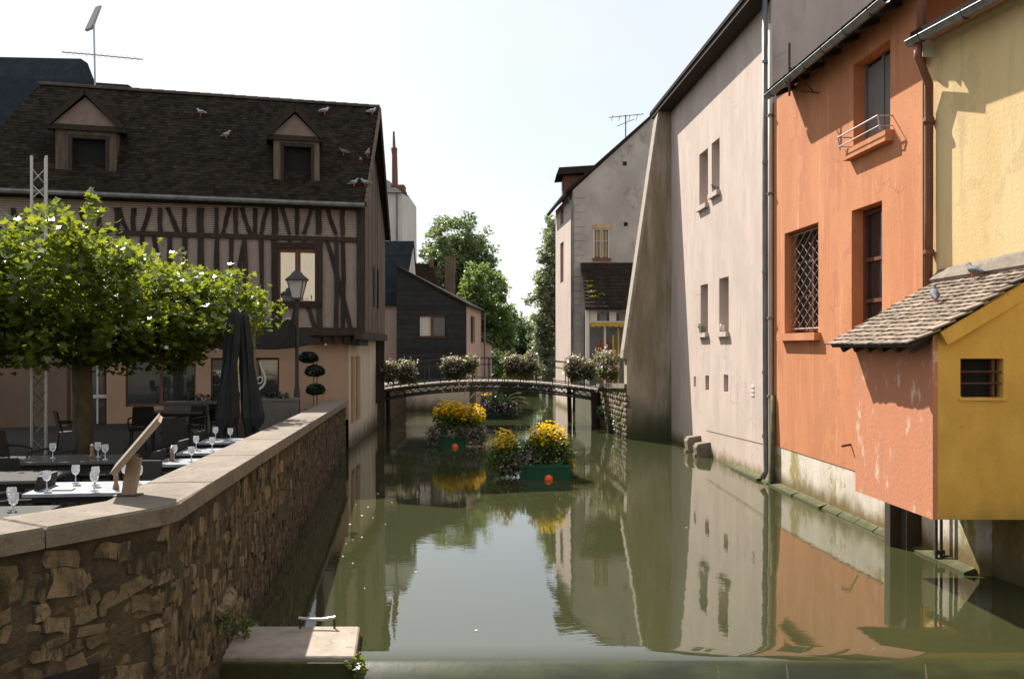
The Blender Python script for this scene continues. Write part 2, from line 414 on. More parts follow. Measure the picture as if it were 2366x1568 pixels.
m_grille = M('galvanised_bar', (.42, .40, .37), (.34, .32, .3), sc=(5, 5, 5), rough=.5, metal=.3)
m_alu = M('aluminium', (.42, .41, .39), rough=.4, metal=.7)
m_glass = M('dark_glass', (.02, .024, .026), rough=.06, spec=.5)
m_opaque = M('grey_blind', (.17, .165, .155), (.14, .135, .13), sc=(3, 3, 3), rough=.8)
m_dkin = M('dark_interior', (.012, .012, .011), rough=.9)
m_frame = M('red_brown_frame', (.14, .055, .03), (.11, .045, .025), sc=(8, 8, 2), rough=.6)
m_pframe = M('grey_painted_frame', (.30, .285, .265), (.25, .24, .22), sc=(6, 6, 2), rough=.7)
m_pilaster = M('faded_ochre_panel', (.40, .29, .165), (.33, .24, .135), sc=(5, 5, 1), fine=.1)
m_wframe = M('white_frame', (.62, .58, .52), rough=.6)
m_curtain = M('curtain_cloth', (.62, .58, .52), (.54, .5, .45), sc=(20, 20, 1), rough=.9)
m_ycurt = M('yellow_curtain', (.52, .38, .20), (.42, .25, .17), sc=(14, 14, .6), rough=.9)
m_yaw = M('yellow_valance', (.46, .31, .06), (.40, .26, .05), sc=(6, 6, 6))
m_redfl = M('red_petal', (.55, .06, .05), rough=.8)
m_green = M('green_painted_metal', (.008, .095, .045), (.007, .075, .036), sc=(5, 5, 5), rough=.45)
m_float = M('orange_float_plastic', (.85, .13, .03), rough=.45)
m_sail = M('dark_canvas', (.022, .026, .028), (.03, .032, .034), sc=(3, 3, 3), rough=.85)
m_wicker = M('dark_wicker', (.025, .022, .02), rough=.7)
m_table = M('glossy_table_top', (.09, .088, .086), rough=.22, spec=.7)
m_cloth = M('pale_table_top', (.30, .32, .36), (.22, .24, .28), sc=(9, 9, 9), rough=.3, spec=.6)
m_wglass = M('clear_glassware', (.9, .92, .93), rough=.05, spec=.8, trans=.55)
m_pepper = M('wooden_mill', (.26, .15, .08), rough=.5)
m_planter = M('grey_planter', (.17, .165, .15), (.14, .135, .125), sc=(3, 3, 3))
m_bark = M('plane_bark', (.17, .14, .085), (.11, .09, .055), sc=(6, 6, 3), bump=.5, bsc=14)
m_signb = M('sign_board_edge', (.36, .27, .19), (.28, .2, .14), sc=(6, 6, 2), rough=.7)
m_signw = M('sign_lettering', (.62, .60, .54), rough=.6)
m_ysign = M('yellow_poster', (.65, .42, .06), (.7, .62, .42), sc=(6, 6, 5), lo=.42, hi=.58)
m_pedim = M('dormer_plaster', (.25, .185, .15), (.20, .15, .12), sc=(3, 3, 3), fine=.15)
m_pigeon = M('pigeon_feather', (.11, .12, .14), (.2, .2, .21), sc=(18, 18, 18), rough=.8)
m_pigeonw = M('pale_pigeon_feather', (.42, .42, .42), (.24, .25, .26), sc=(16, 16, 16), rough=.8)
m_plank = M('bridge_plank', (.24, .21, .175), (.17, .15, .125), sc=(7, 3, 7), randv=.15, bump=.3, bsc=20)
m_brick = M('chimney_brick', (.21, .09, .06), (.15, .07, .05), sc=(9, 9, 9), bump=.3, bsc=15)
m_petal_y = leaf_mat('yellow_petal', (.88, .66, .03), (.84, .55, .02), (1.0, .95, .6), gloss=.02, mixf=.35)
m_petal_p = leaf_mat('mauve_petal', (.34, .21, .32), (.52, .38, .47), (1, .9, 1), gloss=.02, mixf=.35)
m_petal_w = leaf_mat('pale_petal', (.74, .67, .55), (.62, .54, .47), (1, .95, .9), gloss=.02, mixf=.35)
m_plume = leaf_mat('grass_plume', (.52, .45, .30), (.42, .36, .22), (1, .95, .8), gloss=.02, mixf=.45)
m_fol = leaf_mat('flower_foliage', (.065, .115, .028), (.12, .18, .045), (1.6, 1.8, .7), gloss=.05, sc=5)
m_fol2 = leaf_mat('petunia_foliage', (.085, .095, .032), (.15, .15, .06), (1.6, 1.7, .8), gloss=.04, sc=5)
m_moss = leaf_mat('roof_moss', (.30, .26, .04), (.22, .20, .05), (1, 1, .6), gloss=.02, sc=5)
m_fol_shade = leaf_mat('shaded_flower_leaf', (.02, .04, .014), (.04, .06, .02), (1.1, 1.2, .6), gloss=.02, sc=5, mixf=.25)  # foliage copy with the bridge's shade put into its darker colour
m_box = leaf_mat('clipped_box_leaf', (.008, .022, .012), (.012, .03, .016), (1, 1.2, .8), gloss=.04, sc=5, mixf=.2)
m_plane = leaf_mat('plane_leaf', (.045, .085, .014), (.16, .21, .035), (2.3, 1.9, .8), gloss=.045, sc=1.0, mixf=.5)
m_tree1 = leaf_mat('far_tree_leaf', (.10, .145, .07), (.18, .22, .11), (1.6, 1.55, 1.0), gloss=.06, sc=.5)
m_tree2 = leaf_mat('light_tree_leaf', (.10, .16, .055), (.19, .25, .09), (1.7, 1.6, .9), gloss=.06, sc=.6)
m_tree3 = leaf_mat('ivy_leaf', (.12, .155, .09), (.25, .26, .17), (1.3, 1.4, .8), gloss=.10, sc=.8)
m_hedge = leaf_mat('bank_leaf', (.05, .085, .035), (.10, .145, .05), (1.4, 1.5, .7), gloss=.05, sc=.5)

def mirror_glass(name, refl, col):
    m = bpy.data.materials.new(name); m.use_nodes = True
    t = m.node_tree; nd = t.nodes; L = t.links; b = nd['Principled BSDF']
    b.inputs['Base Color'].default_value = (*col, 1); b.inputs['Roughness'].default_value = .3
    gl = nd.new('ShaderNodeBsdfGlossy'); gl.inputs['Roughness'].default_value = .015; gl.inputs['Color'].default_value = (.95, .97, .97, 1)
    n = nd.new('ShaderNodeTexNoise'); n.inputs['Scale'].default_value = 1.6
    bp = nd.new('ShaderNodeBump'); bp.inputs['Strength'].default_value = .012; bp.inputs['Distance'].default_value = .1
    L.new(n.outputs['Fac'], bp.inputs['Height']); L.new(bp.outputs[0], gl.inputs['Normal'])
    mx = nd.new('ShaderNodeMixShader'); mx.inputs[0].default_value = refl
    L.new(b.outputs[0], mx.inputs[1]); L.new(gl.outputs[0], mx.inputs[2]); L.new(mx.outputs[0], nd['Material Output'].inputs[0])
    return m
m_mirror = mirror_glass('coated_window_glass', .55, (.02, .022, .022))
m_shop = mirror_glass('shop_window_glass', .15, (.008, .010, .010))

def water_mat():
    m = bpy.data.materials.new('canal_water'); m.use_nodes = True
    t = m.node_tree; nd = t.nodes; L = t.links; b = nd['Principled BSDF']
    b.inputs['Base Color'].default_value = (.042, .046, .020, 1)
    b.inputs['Roughness'].default_value = .012
    b.inputs['IOR'].default_value = 2.1
    g = nd.new('ShaderNodeNewGeometry')
    def nz(sx, sy, det):
        mp = nd.new('ShaderNodeVectorMath'); mp.operation = 'MULTIPLY'; mp.inputs[1].default_value = (sx, sy, 1); L.new(g.outputs['Position'], mp.inputs[0])
        n = nd.new('ShaderNodeTexNoise'); n.inputs['Scale'].default_value = 1; n.inputs['Detail'].default_value = det
        L.new(mp.outputs[0], n.inputs['Vector']); return n.outputs['Fac']
    a = nd.new('ShaderNodeMath'); a.operation = 'MULTIPLY_ADD'; L.new(nz(1.3, .9, 2), a.inputs[0]); a.inputs[1].default_value = 1.0
    c = nd.new('ShaderNodeMath'); c.operation = 'MULTIPLY'; L.new(nz(5, 11, 3), c.inputs[0]); c.inputs[1].default_value = .22; L.new(c.outputs[0], a.inputs[2])
    bp = nd.new('ShaderNodeBump'); bp.inputs['Strength'].default_value = .10; bp.inputs['Distance'].default_value = .03
    L.new(a.outputs[0], bp.inputs['Height']); L.new(bp.outputs[0], b.inputs['Normal'])
    return m
m_water = water_mat()

# ================================================================== SETTING
def RX(Y): return 6.73 - .053 * Y                    # right bank wall line
def LX(Y): return -2.46 - .117 * (Y - 6.53)           # left parapet face line
mb = MB()                                             # canal water with the rounded lip of the weir
prof = [(98, 0), (30, 0), (14, 0), (9.15, 0), (9.0, -.004), (8.90, -.016), (8.82, -.034), (8.74, -.075), (8.6, -.2)]
xs = [-6.5, -3.2, 0, 3, 6, 9.5]
def wx(i, y):
    x = xs[i]
    return x if y < 40 else x * 1.6
vs = [(wx(i, y), y, z) for y, z in prof for i in range(len(xs))]
n = len(xs)
mb.add(vs, [(j * n + i, j * n + i + 1, (j + 1) * n + i + 1, (j + 1) * n + i) for j in range(len(prof) - 1) for i in range(n - 1)])
tag(mb.build('canal_water', m_water, smooth=True), kind='structure')
mb = MB()                                             # weir sill, coloured dark in place of the falling water's dark reflection
wp = [(9.2, -.3), (8.95, -.06), (8.82, -.036), (8.74, -.055), (8.66, -.09), (8.575, -.13), (8.50, -.18), (8.43, -.25), (8.36, -.4), (8.3, -.7), (8.26, -1.3)]
wxs = [-2.9 + 12.4 * i / 60 for i in range(61)]
vs = [(x, y + (random.uniform(-.012, .012) if z < -.1 else 0), z) for y, z in wp for x in wxs]
mb.add(vs, [(j * 61 + i, j * 61 + i + 1, (j + 1) * 61 + i + 1, (j + 1) * 61 + i) for j in range(len(wp) - 1) for i in range(60)])
wr = mb.build('weir', m_weir, smooth=True, loc=(2, 8.5, -.2)); tag(wr, 'dark green curved sill of the weir along the bottom of the view', 'weir')
mb = MB(); mb.poly((-8, -12, -1.15), (12, -12, -1.15), (12, 8.6, -1.15), (-8, 8.6, -1.15))
tag(mb.build('lower_water', m_water), kind='structure')
mb = MB(); mb.poly((-600, -300, -2.2), (600, -300, -2.2), (600, 900, -2.2), (-600, 900, -2.2))
tag(mb.build('ground', m_bed), kind='structure')
mb = MB()                                             # left terrace
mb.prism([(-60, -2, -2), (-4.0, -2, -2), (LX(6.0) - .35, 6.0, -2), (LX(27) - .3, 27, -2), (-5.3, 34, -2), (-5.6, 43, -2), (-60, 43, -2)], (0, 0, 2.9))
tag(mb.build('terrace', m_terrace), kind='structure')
mb = MB(); mb.prism([(-300, 43.02, -2), (-5.5, 43.02, -2), (-1.9, 44, -2), (-1.3, 58, -2), (-2, 97, -2), (-300, 97, -2)], (0, 0, 3.1))
tag(mb.build('left_bank', m_ground), kind='structure')
mb = MB(); mb.prism([(RX(30) + .2, 30, -2), (3.35, 33.5, -2), (2.9, 42, -2), (2.35, 48, -2), (2.3, 97, -2), (300, 97, -2), (300, 30, -2)], (0, 0, 3.2))
tag(mb.build('right_bank', m_ground), kind='structure')
mb = MB(); mb.prism([(-400, 97.02, -2), (400, 97.02, -2), (400, 700, -2), (-400, 700, -2)], (0, 0, 3.15))
tag(mb.build('far_bank', m_ground), kind='structure')

# ================================================================== RIGHT BANK
RW = Pl((RX(30.2), 30.2), (RX(11.9), 11.9))
def ru(Y): return (30.2 - Y) / (30.2 - 11.9) * RW.L

# ---- beige house
bh = thing('beige_house', 'tall beige plastered house with narrow slit windows, between the grey buttress and the orange house', 'house', (RX(25), 25, 0))
YB = 19.9
def hole(x0, x1, y0, y1, d, pl=RW): return (*pl.rect(x0, x1, y0, y1), d)
slits = [hole(1615, 1635, 350, 474, .30), hole(1643.5, 1662, 325, 444, .30), hole(1618, 1635, 657, 768, .30), hole(1661, 1683, 641, 766, .30)]
vents_ = [hole(1602.5, 1607, 869, 893, .35), hole(1629, 1637.5, 867, 901, .35), hole(1671.5, 1682, 865, 905, .35)]
mb = MB(); mb.wall(RW, 0, ru(YB), -1, 10.75, slits + vents_)
# side wall above the orange roof, and back and far sides
e = RW.pt(ru(YB), 0)
mb.poly((e.x, e.y, -1), (e.x + 8, e.y + .8, -1), (e.x + 8, e.y + .8, 12), (e.x + 4.6, e.y + .5, 14.6), (e.x, e.y, 10.75))
f0 = RW.pt(0, 0)
mb.poly((f0.x, f0.y, -1), (f0.x + 8, f0.y, -1), (f0.x + 8, f0.y, 12), (f0.x + 4.6, f0.y, 14.6), (f0.x, f0.y, 10.75))
mb.poly((f0.x + 8, f0.y, -1), (e.x + 8, e.y + .8, -1), (e.x + 8, e.y + .8, 12), (f0.x + 8, f0.y, 12))
mb.build('wall', m_beige, bh)
def niche_fill(h, name, mat, parent, pl=RW):
    q = MB(); q.pbox(pl, h[0] + .004, h[1] - .004, h[2] + .004, h[3] - .004, -h[4] - .02, -h[4] + .01)
    return q.build(name, mat, parent)
for i, h in enumerate(slits):
    w = niche_fill(h, 'window', m_opaque, bh)
    q = MB()
    for a_, b_ in ((h[0] + .006, h[0] + .05), (h[1] - .05, h[1] - .006)): q.pbox(RW, a_, b_, h[2] + .01, h[3] - .01, -.288, -.25)
    for z_ in (h[2] + .01, (h[2] + h[3]) / 2, h[3] - .055): q.pbox(RW, h[0] + .05, h[1] - .05, z_, z_ + .045, -.288, -.255)
    q.build('frame', m_pframe, w)
    q = MB(); q.pbox(RW, h[0] - .06, h[1] + .05, h[2] - .13, h[2] - .002, -.02, .10); q.build('sill', m_beige, w)
for h in vents_: niche_fill(h, 'vent_slot', m_dkin, bh)
mb = MB()                                             # roof slab with overhanging eave
ea0, ea1 = RW.pt(-.35, 10.72, .5), RW.pt(ru(YB) - .02, 10.72, .5)
rid0, rid1 = V(f0.x + 4.6, f0.y + .35, 14.75), V(e.x + 4.6, e.y + .02, 14.75)
up = V(0, 0, .10)
mb.b8([ea0, ea1, rid1, rid0, ea0 + up, ea1 + up, rid1 + up, rid0 + up])
bk0, bk1 = V(f0.x + 8.3, f0.y + .3, 11.7), V(e.x + 8.3, e.y + .1, 11.7)
mb.b8([rid0, rid1, bk1, bk0, rid0 + up, rid1 + up, bk1 + up, bk0 + up])
mb.build('roof', m_dtile, bh)
mb = MB(); mb.pbox(RW, -.3, ru(YB) - .05, 10.60, 10.72, .0, .46); mb.build('soffit', m_timber, bh)
# cracked joint line near the waterline, and two small ventilation plates
u0, z0 = RW.px(1632, 995); u1, z1 = RW.px(1786, 1032)
mb = MB(); mb.b8([RW.pt(u0, z0, .0), RW.pt(u1, z1, .0), RW.pt(u1, z1 + .02, .0), RW.pt(u0, z0 + .02, .0), RW.pt(u0, z0, .004), RW.pt(u1, z1, .004), RW.pt(u1, z1 + .02, .004), RW.pt(u0, z0 + .02, .004)])
mb.build('joint', m_ledge, bh)
for yy in (890, 900, 909):
    a = RW.px(1735, yy); b = RW.px(1742, yy + 6)
    mb = MB(); mb.pbox(RW, a[0], b[0], b[1], a[1], 0, .015); mb.build('vent_plate', m_wframe, bh)

# ---- sill clutter: flower trough and small pot on the lower slit windows
def on_sill(h, k):
    return RW.pt((h[0] + h[1]) / 2 + k, h[2], .05)
c = on_sill(slits[2], -.03)
ft = thing('window_trough', 'small trough with dry plants on the sill of the lower left slit window', 'flower trough', c)
mb = MB(); mb.b8([c + V(x, y, z) for z, q in ((0, .8), (.15, 1)) for x, y in ((-.07 * q, -.17 * q), (.07 * q, -.17 * q), (.07 * q, .17 * q), (-.07 * q, .17 * q))]); mb.build('trough', m_opaque, ft)
leaf_obj('plants', blob_pts(c + V(-.03, 0, .19), (.09, .2, .08), 90), .06, DIAMOND, m_fol, ft, kind='stuff')
c = on_sill(slits[3], .02)
pt_ = thing('sill_jar', 'small pale jar standing on the sill of the lower right slit window', 'jar', c)
mb = MB(); mb.lathe(c, [(.05, 0), (.065, .05), (.065, .17), (.04, .20)], 12); mb.build('body', m_wframe, pt_, smooth=True)
mb = MB(); mb.lathe(c + V(0, 0, .20), [(.045, 0), (.045, .03), (.01, .045)], 12); mb.build('lid', m_pepper, pt_)

# ---- concrete stubs at the waterline
for k, (Y, hgt, w, lab) in enumerate(((25.0, .34, .36, 'taller slanted concrete stub at the waterline, nearer the orange house'), (26.0, .42, .34, 'smaller slanted concrete stub at the waterline, nearer the grey buttress'))):
    pl0 = RW.pt(ru(Y), 0)
    t = thing('concrete_stub', lab, 'concrete stub', pl0, 'concrete stubs at the foot of the beige wall')
    mb = MB(); mb.pprism(Pl((pl0.x, pl0.y), (pl0.x + RW.N.x, pl0.y + RW.N.y)), [(0, -.6), (.30, -.6), (.40, hgt - .1), (.34, hgt), (0, hgt + .05)], -w / 2, w / 2)
    mb.build('block', m_coping, t)
    mb = MB(); mb.pbox(RW, ru(Y) - w / 2 + .05, ru(Y) + w / 2 - .05, -.3, .06, .02, .42); mb.build('foot', m_plinth, t)

# ---- buttress
BP = Pl((3.55, 29.5), (RX(29.5) + .3, 29.5))
bt = thing('buttress', 'tall grey tapering buttress standing in the water at the corner of the beige house', 'buttress', (4.4, 29.5, 0))
o = BP.a.x
xin = RX(29.5) + .2
prof_b = [(3.74 - o, -1), (xin - o, -1), (xin - o, 10.62), (4.80 - o, 10.62), (3.70 - o, 2.95), (3.72 - o, 2.75)]
mb = MB(); mb.pprism(BP, prof_b, -.75, 0); mb.build('body', m_butt, bt)
mb = MB()                                             # stone weathering along the sloping back
def cp(x, z): return (x - o, z)
mb.pprism(BP, [cp(3.62, 2.9), cp(3.72, 2.86), cp(4.84, 10.66), cp(4.75, 10.72)], -.82, .03)
mb.build('coping', m_conc, bt)
mb = MB(); mb.pprism(BP, [cp(3.60, 2.62), cp(3.735, 2.58), cp(3.722, 2.86), cp(3.61, 2.9)], -.8, .02); mb.build('kneeler', m_conc, bt)

# ---- orange house
OW0, OW1 = YB, 13.35
oh = thing('orange_house', 'bright orange plastered house with a grilled window and red sills above the water', 'house', (RX(17), 17, 0))
h_top = hole(1971, 2056, 60, 345, .27); h_top = (h_top[0], h_top[1], 6.40, 7.85, .27)
h_mid = hole(1812, 1890, 527, 771, .31); h_mid = (h_mid[0], h_mid[1], 3.27, 5.36, .31)
h_rgt = hole(1967, 2037, 471, 700, .27); h_rgt = (h_rgt[0], h_rgt[1], 3.10, 5.35, .27)
uo0, uo1 = ru(OW0) + .004, ru(OW1)
mb = MB(); mb.wall(RW, uo0, uo1, .86, 8.3, [h_top, h_mid, h_rgt])
e2 = RW.pt(uo1, 0); s0 = RW.pt(uo0, 0)
mb.poly((e2.x, e2.y, .86), (7.06, 15.6, .86), (7.06, 15.6, 9.0), (e2.x, e2.y, 8.3))
mb.poly((7.06, 15.6, .86), (s0.x + 6, 16.2, .86), (s0.x + 6, 16.2, 11.3), (7.06, 15.6, 9.0))
mb.build('wall', m_orange, oh)
# white limewashed foot of the wall: also carries the yellow lean-to
mb = MB()
mb.pbox(RW, uo0, ru(11.9), -1, .855, -.25, -.012)
mb.build('plinth', m_plinth, oh)
mb = MB(); 
for k in range(16):
    a0 = uo0 - 3.2 + (ru(11.95) - uo0 + 3.2) * k / 16; a1 = uo0 - 3.2 + (ru(11.95) - uo0 + 3.2) * (k + 1) / 16 - .02
    j = random.uniform(-.05, .05)
    q = MB(); q.b8([RW.pt(a0, -.5, .2 + j), RW.pt(a1, -.5, .2 + j), RW.pt(a1, -.5, -.0), RW.pt(a0, -.5, -.0), RW.pt(a0, .03 + j * .5, .15 + j), RW.pt(a1, .03 + j * .4, .15 + j), RW.pt(a1, .09, -.0), RW.pt(a0, .09, -.0)])
    q.build('ledge_stone', m_ledge, oh)
# windows
w = niche_fill(h_top, 'window', m_glass, oh)
q = MB()
for a, b in ((h_top[0] + .005, h_top[0] + .07), (h_top[1] - .07, h_top[1] - .005), ((h_top[0] + h_top[1]) / 2 - .035, (h_top[0] + h_top[1]) / 2 + .035)):
    q.pbox(RW, a, b, h_top[2] + .01, h_top[3] - .01, -.26, -.2)
q.build('frame', m_opaque, w)
q = MB(); q.pbox(RW, h_top[0] + .09, h_top[1] - .09, h_top[2] + .08, h_top[3] - .08, -.255, -.22); q.build('blind', m_opaque, w)
q = MB(); q.pbox(RW, h_top[0] - .13, h_top[1] + .12, 6.22, 6.396, -.02, .14); q.build('sill', m_orange, w)
gr = thing('window_rail', 'thin iron guard rail across the top orange window', 'guard rail', RW.pt(h_top[0], 6.5))
for zz, oo, rr, nm in ((6.62, .24, .012, 'top_bar'), (6.46, .22, .009, 'lower_bar')):
    q = MB(); q.tube([RW.pt(h_top[0] - .08, zz, -.0), RW.pt(h_top[0] - .08, zz, oo), RW.pt(h_top[1] + .08, zz, oo), RW.pt(h_top[1] + .08, zz, -.0)], rr, 6); q.build(nm, m_grille, gr)
for uu in (h_top[0] - .08, h_top[1] + .08):
    q = MB(); q.tube([RW.pt(uu, 6.40, .2), RW.pt(uu, 6.62, .24)], .012, 6); q.build('upright', m_grille, gr)
w = niche_fill(h_mid, 'window', m_glass, oh)
q = MB(); mid = (h_mid[0] + h_mid[1]) / 2
for a, b in ((h_mid[0] + .005, h_mid[0] + .08), (h_mid[1] - .08, h_mid[1] - .005), (mid - .04, mid + .04)):
    q.pbox(RW, a, b, h_mid[2] + .01, h_mid[3] - .01, -.3, -.25)
for zz in (3.3, 4.0, 4.7, 5.28): q.pbox(RW, h_mid[0] + .08, h_mid[1] - .08, zz, zz + .05, -.3, -.26)
q.build('frame', m_frame, w)
q = MB(); q.pbox(RW, h_mid[0] - .12, h_mid[1] + .12, 3.12, 3.266, -.02, .13); q.build('sill', m_orange, w)
gl = thing('window_grille', 'diagonal lattice grille of pale bars in the lower left orange window', 'window grille', RW.pt(mid, 3.3))
u_a, u_b, z_a, z_b = h_mid[0] + .02, h_mid[1] - .02, 3.36, 5.3
wd = u_b - u_a
for sgn in (1, -1):
    k = -6
    for k in range(-7, 12):
        zs = z_a + k * .24
        p = [(u_a, zs), (u_b, zs + sgn * wd * .62)] if sgn > 0 else [(u_a, zs + wd * .62), (u_b, zs)]
        (ua, za), (ub, zb) = p
        t0, t1 = 0, 1
        for lim in (z_a, z_b):
            pass
        def cl(t): return za + (zb - za) * t
        ts = sorted([0, 1] + [t for t in ((z_a - za) / (zb - za), (z_b - za) / (zb - za)) if 0 < t < 1])
        seg = [t for t in ts if z_a - 1e-6 <= cl(t) <= z_b + 1e-6]
        if len(seg) < 2 or seg[-1] - seg[0] < .12: continue
        ta, tb = seg[0], seg[-1]
        q = MB(); oo = -.13 if sgn > 0 else -.146
        q.tube([RW.pt(ua + (ub - ua) * ta, cl(ta), oo), RW.pt(ua + (ub - ua) * tb, cl(tb), oo)], .009 if sgn > 0 else .007, 5)
        q.build('bar', m_grille if sgn > 0 else m_iron, gl)
for zz in (3.36, 5.3):
    q = MB(); q.tube([RW.pt(u_a, zz, -.138), RW.pt(u_b, zz, -.138)], .012, 6); q.build('rail', m_grille, gl)
w = niche_fill(h_rgt, 'window', m_glass, oh)
q = MB(); mid = (h_rgt[0] + h_rgt[1]) / 2
for a, b in ((h_rgt[0] + .005, h_rgt[0] + .07), (h_rgt[1] - .07, h_rgt[1] - .005)):
    q.pbox(RW, a, b, h_rgt[2] + .01, h_rgt[3] - .01, -.262, -.2)
for zz in (3.12, 3.75, 4.45, 5.26): q.pbox(RW, h_rgt[0] + .07, h_rgt[1] - .07, zz, zz + .06, -.262, -.21)
q.build('frame', m_frame, w)
# roof, tile edge
mb = MB()
a0, a1 = RW.pt(ru(18.75), 8.18, .42), RW.pt(uo1 - .02, 8.18, .42)
b0, b1 = RW.pt(uo0 + .03, 8.18, .42) + V(6.2, 0, 3.2), a1 + V(6.2, 0, 3.2); up = V(0, 0, .10)
mb.b8([a0, a1, b1, b0, a0 + up, a1 + up, b1 + up, b0 + up]); mb.build('roof', m_dtile, oh)
tq = MB()
tq.b8([(-.02, -.09, -.012), (.34, -.09, -.012), (.34, .09, -.012), (-.02, .09, -.012), (-.02, -.085, .012), (.34, -.085, .012), (.34, .085, .012), (-.02, .085, .012)])
tm = bpy.data.meshes.new('eave_tile'); tm.from_pydata(tq.v, [], tq.f); tm.materials.append(m_dtile)
slope = V(6.2, 0, 3.2).normalized(); along = (a1 - a0).normalized()
qrot = frame_from(slope, along, slope.cross(along))
nn = int((a1 - a0).length / .19)
for k in range(nn):
    inst(tm, 'eave_tile', oh, a0 + along * (.1 + k * .19) + up * 1.12 - slope * .06, qrot @ Quaternion((1, 0, 0), random.uniform(-.05, .05)))
mb = MB()
for k in range(9):
    uu = ru(18.5) + k * .75
    if uu < uo1 - .1:
        q = MB(); q.beam(RW.pt(uu, 8.12, .38), RW.pt(uu, 8.28, .01), .09, .1); q.build('rafter_tail', m_timber, oh)
# spout
a = RW.px(1965, 1026)
q = MB(); q.tube([RW.pt(a[0], a[1], 0), RW.pt(a[0], a[1] - .03, .16)], .022, 8); q.build('spout', m_rust, oh)

def gutter(name, lab, pl, u0, u1, z, oo, mat, loc):
    g = thing(name, lab, 'gutter', loc)
    q = MB(); pr = [(math.cos(math.radians(a)) * .075, math.sin(math.radians(a)) * .075) for a in range(180, 361, 20)]
    pr2 = [(x * .86, y * .86) for x, y in reversed(pr)]
    ring = pr + pr2
    nR = len(ring)
    vs = [pl.pt(uu, z + dz, oo + dx) for uu in (u0, u1) for dx, dz in ring]
    fs = [(i, (i + 1) % nR, nR + (i + 1) % nR, nR + i) for i in range(nR)] + [tuple(range(nR)), tuple(range(2 * nR - 1, nR - 1, -1))]
    q.add(vs, fs); q.build('channel', mat, g, smooth=False)
    q = MB(); q.tube([pl.pt(u0, z + .005, oo + .075), pl.pt(u1, z + .005, oo + .075)], .014, 6); q.build('bead', m_zinc, g)
    k = u0 + .3
    while k < u1:
        q = MB(); q.tube([pl.pt(k, z + .01, oo - .08), pl.pt(k, z - .085, oo - .03), pl.pt(k, z - .085, oo + .03), pl.pt(k, z + .02, oo + .085)], .012, 5); q.build('bracket', m_iron, g); k += .9
    return g
gutter('rain_gutter', 'weathered zinc rain gutter along the eave of the orange house', RW, ru(18.7), uo1 - .1, 8.13, .5, m_zinc, RW.pt(uo0, 8.13, .5))
br = thing('iron_bracket', 'rusty iron bracket rising through the gutter of the orange house', 'iron bracket', RW.pt(ru(17.35), 8.1, .3))
ub = ru(17.3)
q = MB(); q.tube([RW.pt(ub, 7.75, .55), RW.pt(ub, 8.75, .55)], .022, 6); q.build('rod', m_rust, br)
q = MB(); q.tube([RW.pt(ub, 7.86, .55), RW.pt(ub + .05, 7.80, .0)], .016, 6); q.build('stay', m_rust, br)
q = MB(); q.tube([RW.pt(ub, 8.3, .55), RW.pt(ub + .02, 7.83, .1)], .014, 6); q.build('stay', m_rust, br)

# ---- drainpipes between beige and orange
up_ = ru(YB) - .06
dp = thing('drainpipe', 'dark zinc drainpipe running down between the beige and orange houses to the water', 'drainpipe', RW.pt(up_, 0, .1))
q = MB(); q.tube([RW.pt(up_ - .04, 10.7, .12), RW.pt(up_ - .04, 6, .11), RW.pt(up_ - .02, 3, .11), RW.pt(up_, 1.2, .11), RW.pt(up_ + .04, .28, .11), RW.pt(up_ + .03, .12, .2)], .062, 10); q.build('pipe', m_zinc, dp, smooth=True)
for zz in (9.2, 7.0, 4.6, 2.4, 1.0):
    q = MB(); q.lathe(RW.pt(up_ - .02, zz, .11), [(.075, 0), (.075, .07)], 10); q.build('collar', m_zinc, dp)
dp = thing('drainpipe', 'cream painted pipe beside the dark drainpipe, on the orange side', 'pipe', RW.pt(up_ + .17, 0, .07))
q = MB(); q.tube([RW.pt(up_ + .16, 10.0, .06), RW.pt(up_ + .17, 5, .06), RW.pt(up_ + .17, 2.2, .06), RW.pt(up_ + .2, .5, .06), RW.pt(up_ + .28, -.2, .1)], .052, 10); q.build('pipe', m_lpipe, dp, smooth=True)
for zz in (8.0, 6.3, 3.6, 1.9):
    q = MB(); q.pbox(RW, up_ + .10, up_ + .235, zz, zz + .04, 0, .125); q.build('clip', m_zinc, dp)
dp = thing('drainpipe', 'short mossy pipe at the waterline beside the orange wall', 'pipe', RW.pt(up_ + .36, 0, .07))
q = MB(); q.tube([RW.pt(up_ + .3, 1.95, .05), RW.pt(up_ + .36, 1.2, .07), RW.pt(up_ + .36, -.3, .09)], .05, 8); q.build('pipe', m_ledge, dp, smooth=True)

# ---- yellow house
YW = Pl((6.035, 13.34), (7.62, 5.0))
def yu_(Y): return (13.34 - Y) / (13.34 - 5.0) * YW.L
yh = thing('yellow_house', 'pale yellow plastered house set back above the tiled lean-to', 'house', (6.6, 11, 0))
mb = MB(); mb.wall(YW, 0, YW.L, 1.02, 7.44)
p0, p1 = YW.pt(0, 0), YW.pt(YW.L, 0)
mb.poly((p0.x, p0.y, -1), (p0.x + 7, p0.y + 1.5, -1), (p0.x + 7, p0.y + 1.5, 10), (p0.x, p0.y, 7.44))
mb.poly((p1.x, p1.y, -1), (p1.x + 7, p1.y + 1.5, -1), (p1.x + 7, p1.y + 1.5, 10), (p1.x, p1.y, 7.44))
mb.poly((p0.x + 7, p0.y + 1.5, -1), (p1.x + 7, p1.y + 1.5, -1), (p1.x + 7, p1.y + 1.5, 10), (p0.x + 7, p0.y + 1.5, 10))
mb.build('wall', m_yellow, yh)
mb = MB(); mb.pbox(YW, yu_(11.9), YW.L, -1, 1.018, -.3, .03); mb.build('plinth', m_ochre_shade, yh)  # added strip on the lower wall, lean-to's shadow put into its brown
yu = yu_
mb = MB()
